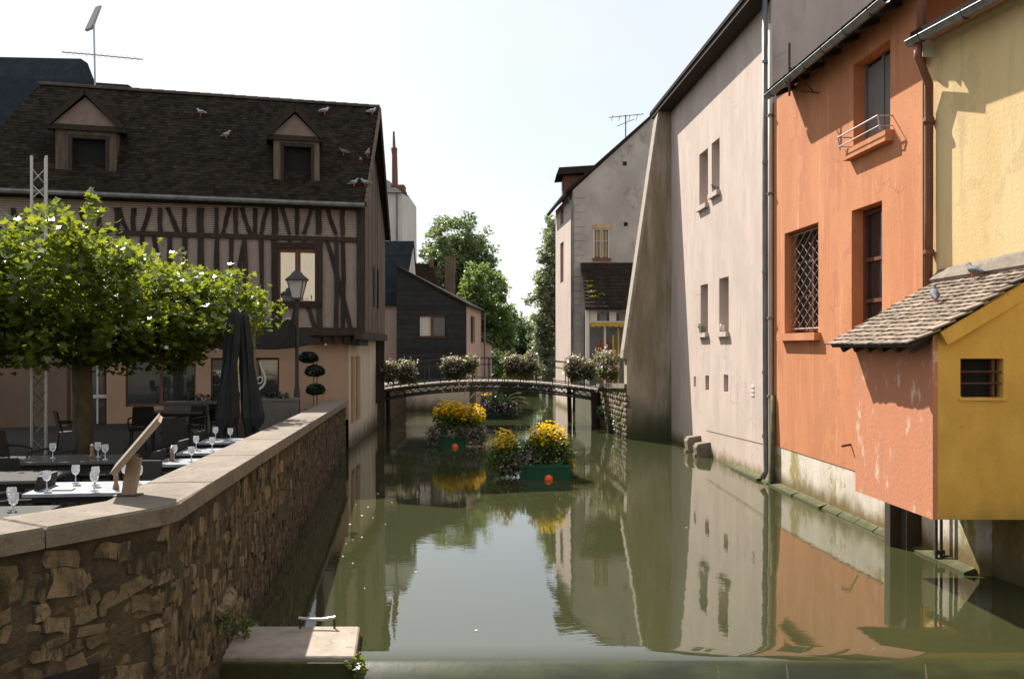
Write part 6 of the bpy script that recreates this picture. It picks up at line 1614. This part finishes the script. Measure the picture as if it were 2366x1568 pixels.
# ================================================================== TREES
def tree(name, lab, base, crown, nc, per, cr, size, mat, tr, limbs=6, shape=DIAMOND, group=None, up=.35):
    """crown: list of (x,y,z,rx,ry,rz)"""
    t = thing(name, lab, 'tree', base, group)
    b = V(*base); top = V(*crown[0][:3])
    q = MB(); q.tube([b + V(0, 0, -.2), b.lerp(top, .35), b.lerp(top, .75), top], [tr * 1.2, tr, tr * .7, tr * .3], 8); q.build('trunk', m_bark, t, smooth=True)
    for k in range(limbs):
        c = crown[k % len(crown)]; a = random.uniform(0, 6.28); e = V(c[0] + math.cos(a) * c[3] * .7, c[1] + math.sin(a) * c[4] * .7, c[2] + random.uniform(-.3, .6) * c[5]); s_ = b.lerp(top, random.uniform(.35, .7))
        q = MB(); q.tube([s_, s_.lerp(e, .5) + V(0, 0, .3), e], [tr * .5, tr * .3, tr * .08], 6); q.build('limb', m_bark, t, smooth=True)
    vol = [c[3] * c[4] * c[5] for c in crown]
    pts = np.concatenate([cluster_pts(c[:3], c[3:], max(3, int(nc * v / sum(vol))), per, cr, .38) for c, v in zip(crown, vol)])
    leaf_obj('crown', pts, size, shape, mat, t, up)
    return t
tree('round_tree', 'large round-headed green tree standing behind the black house', ((1062 - CX) * 76 / F, 76, 1), [(-4.6, 76, 11.2, 2.9, 2.9, 2.9), (-4.0, 76, 8.4, 3.4, 3.2, 2.6), (-6.0, 76.4, 9.4, 2.2, 2.4, 2.4), (-3.4, 76, 10.2, 2.4, 2.2, 2.4), (-4.2, 76, 5.5, 3.0, 2.5, 2.5)], 420, 60, .70, .30, m_tree1, .35, 10)
tree('light_tree', 'lighter feathery tree leaning towards the canal in front of the round tree', ((1120 - CX) * 62 / F, 62, 1), [(-1.95, 62, 6.2, 1.6, 1.6, 2.3), (-1.1, 62, 4.8, 1.5, 1.5, 1.8), (-2.6, 62, 5.2, 1.4, 1.4, 1.8), (-1.6, 62, 3.6, 1.9, 1.6, 1.5), (-.6, 62, 4.0, 1.1, 1.2, 1.2), (-2.9, 62, 7.4, .7, .8, 1.2)], 300, 55, .5, .24, m_tree2, .2, 8)
tree('bank_tree', 'dark broad tree low over the water at the canal bend', ((1170 - CX) * 84 / F, 84, 1), [(-.6, 84, 4.0, 2.6, 2.4, 2.4), (1.0, 85, 3.2, 1.6, 1.8, 1.8), (-2.2, 84, 3.0, 2.0, 2.0, 2.0), (.2, 84, 1.8, 2.6, 2, 1.2)], 220, 55, .8, .34, m_hedge, .25, 6)
tree('bank_tree', 'small dark tree in the gap at the end of the canal', ((1212 - CX) * 92 / F, 92, 1), [(1.0, 92, 3.2, 1.5, 1.6, 1.6), (2.4, 92.6, 2.6, 1.4, 1.4, 1.4), (.2, 92, 2.0, 1.6, 1.6, 1.1)], 140, 55, .6, .32, m_tree1, .18, 5)
tree('ivy_tree', 'tall ivy-clad tree rising against the left side of the grey house', (2.95, 55, 1), [(2.6, 55, 9.6, .8, 1.2, 1.4), (2.4, 55, 7.0, 1.0, 1.3, 1.7), (2.15, 55, 5.2, 1.15, 1.4, 1.8), (2.0, 55, 3.4, 1.0, 1.4, 1.6), (2.7, 55, 8.4, 1.0, 1.2, 1.3), (2.3, 54.5, 1.6, 1.0, 1.4, 1.2)], 330, 55, .42, .21, m_tree3, .25, 6)
hd_ = thing('bank_hedge', 'overgrown green hedge along the left bank beyond the stone shed', 'hedge', (-1.2, 60, 1))
leaf_obj('foliage', cluster_pts((-1.4, 58, 1.9), (.9, 5, 1.1), 60, 40, .5), .24, DIAMOND, m_hedge, hd_)
fw = MB()
fl = leaf_data('far_woods', np.concatenate([cluster_pts((x, 112 + (i % 3) * 4, 3.2), (3.6, 2.5, 2.6 + (i % 2)), 14, 46, 1.1) for i, x in enumerate(range(-34, 44, 5))]), .55, DIAMOND, m_hedge, .3)
o = link_mesh(fl, 'far_woods', None, (0, 0, 0)); tag(o, 'far mass of trees closing the view beyond the canal', 'woods', kind='stuff')

# ================================================================== SMALL THINGS: aerials, pigeons
Y = 34.8; ax_ = (217 - CX) * Y / F
an = thing('roof_aerial', 'tall television aerial on the dark roof at upper left with a slanting head', 'aerial', (ax_, Y, 12.9))
def az(y): return EYE - (y - HY) * Y / F
def axx(x): return (x - CX) * Y / F
q = MB(); q.tube([(ax_ + .05, Y, az(210)), (ax_, Y, az(60))], .035, 7); q.build('mast', m_alu, an)
q = MB(); q.b8([(axx(198), Y - .1, az(72)), (axx(213), Y - .1, az(66)), (axx(213), Y + .1, az(66)), (axx(198), Y + .1, az(72)), (axx(222), Y - .06, az(18)), (axx(234), Y - .06, az(14)), (axx(234), Y + .06, az(14)), (axx(222), Y + .06, az(18))]); q.build('head', m_alu, an)
q = MB(); q.tube([(axx(143), Y, az(121)), (axx(217), Y, az(127)), (axx(330), Y, az(138))], .022, 6); q.build('boom', m_alu, an)
for k in range(12):
    x = 150 + k * 15; q = MB(); q.tube([(axx(x), Y - .35, az(121 + (x - 143) * .09)), (axx(x), Y + .35, az(121 + (x - 143) * .09))], .008, 4); q.build('element', m_alu, an)
Y = 45.0; bx_ = (1445 - CX) * Y / F
an = thing('roof_aerial', 'small television aerial on the roof of the grey house', 'aerial', (bx_, Y, 12.3))
q = MB(); q.tube([(bx_, Y, az(345) * 0 + EYE - (360 - HY) * Y / F), (bx_, Y, EYE - (266 - HY) * Y / F)], .028, 6); q.build('mast', m_iron, an)
def q3(x, y): return ((x - CX) * Y / F, Y, EYE - (y - HY) * Y / F)
q = MB(); q.tube([q3(1407, 272), q3(1487, 264)], .02, 5); q.build('boom', m_iron, an)
q = MB(); q.tube([q3(1425, 292), q3(1465, 276)], .016, 5); q.build('boom', m_iron, an)
for x in (1415, 1432, 1455, 1472): 
    q = MB(); q.tube([q3(x, 266), q3(x - 3, 280)], .012, 4); q.build('element', m_iron, an)

def make_pigeon(label, mat):
    t = thing('pigeon', label, 'pigeon', (0, 0, 0), 'pigeons on roofs and sills')
    # one continuous body from tail to beak, facing +x
    pts = [(-.19, 0, .085), (-.15, 0, .09), (-.09, 0, .105), (-.03, 0, .12), (.03, 0, .13), (.075, 0, .155), (.095, 0, .185), (.108, 0, .212), (.13, 0, .216), (.15, 0, .21), (.165, 0, .205)]
    rad = [.012, .028, .042, .058, .06, .048, .032, .030, .026, .012, .003]
    q = MB(); q.tube(pts, rad, 10); q.build('body', mat, t, smooth=True)
    for s_ in (-1, 1):
        q = MB(); q.b8([(-.17, s_ * .03, .09), (.03, s_ * .05, .10), (.03, s_ * .064, .13), (-.12, s_ * .045, .12), (-.17, s_ * .035, .094), (.03, s_ * .066, .10), (.03, s_ * .072, .13), (-.12, s_ * .055, .125)]); q.build('wing', m_pigeon, t)
        q = MB(); q.tube([(.01, s_ * .02, .08), (.015, s_ * .02, 0)], .006, 5); q.build('leg', m_float, t)
    return t
def on_lean(x, y):
    # point of the lean-to roof under a pixel
    d = V((x - CX) / F, 1, -(y - HY) / F); o_ = V(0, 0, EYE); s_ = (e0 - o_).dot(rn) / d.dot(rn); return o_ + d * s_ + rn * .055
pg = make_pigeon('dark pigeon perched midway down the tiled lean-to roof', m_pigeon)
pg.location = on_lean(2163, 708); pg.rotation_euler = (0, -.25, 1.25); pg.scale = (.92,) * 3
c = copy_tree(pg, on_lean(2254, 652), 1.75, 'grey pigeon near the top of the tiled lean-to roof')
h = slits[1]; c = copy_tree(pg, RW.pt((h[0] + h[1]) / 2, h[2], -.02), 2.8, 'pigeon sitting in the upper right slit window of the beige house')
def on_roof(x, y):
    n_ = (E1 - E0).cross(R0 - E0).normalized(); n_ = n_ if n_.z > 0 else -n_
    d = V((x - CX) / F, 1, -(y - HY) / F); o_ = V(0, 0, EYE); s_ = (E0 - o_).dot(n_) / d.dot(n_); return o_ + d * s_ + n_ * .10
pw0 = None
for x, y, lab in ((749, 271, 'pale pigeon high on the dark roof right of the right dormer'), (858, 272, 'pale pigeon at the top right corner of the dark tiled roof'), (847, 369, 'white pigeon beside the right verge halfway up the dark roof'),
                  (816, 437, 'pale pigeon near the eave, left of another pigeon'), (844, 437, 'pale pigeon near the eave at the right end of the dark roof'), (465, 275, 'pale pigeon between the two dormers near the ridge'), (522, 327, 'pale pigeon halfway up the roof between the two dormers')):
    p = on_roof(x, y)
    if pw0 is None: pw0 = make_pigeon(lab, m_pigeonw); pw0.location = p; pw0.rotation_euler = (0, 0, .5)
    else: copy_tree(pw0, p, random.uniform(-1, 4), lab)
for x, y, lab in ((794, 365, 'dark pigeon on the roof between the right dormer and the verge'), (832, 384, 'dark pigeon below the white pigeon by the right verge')):
    copy_tree(pg, on_roof(x, y), random.uniform(0, 6), lab)
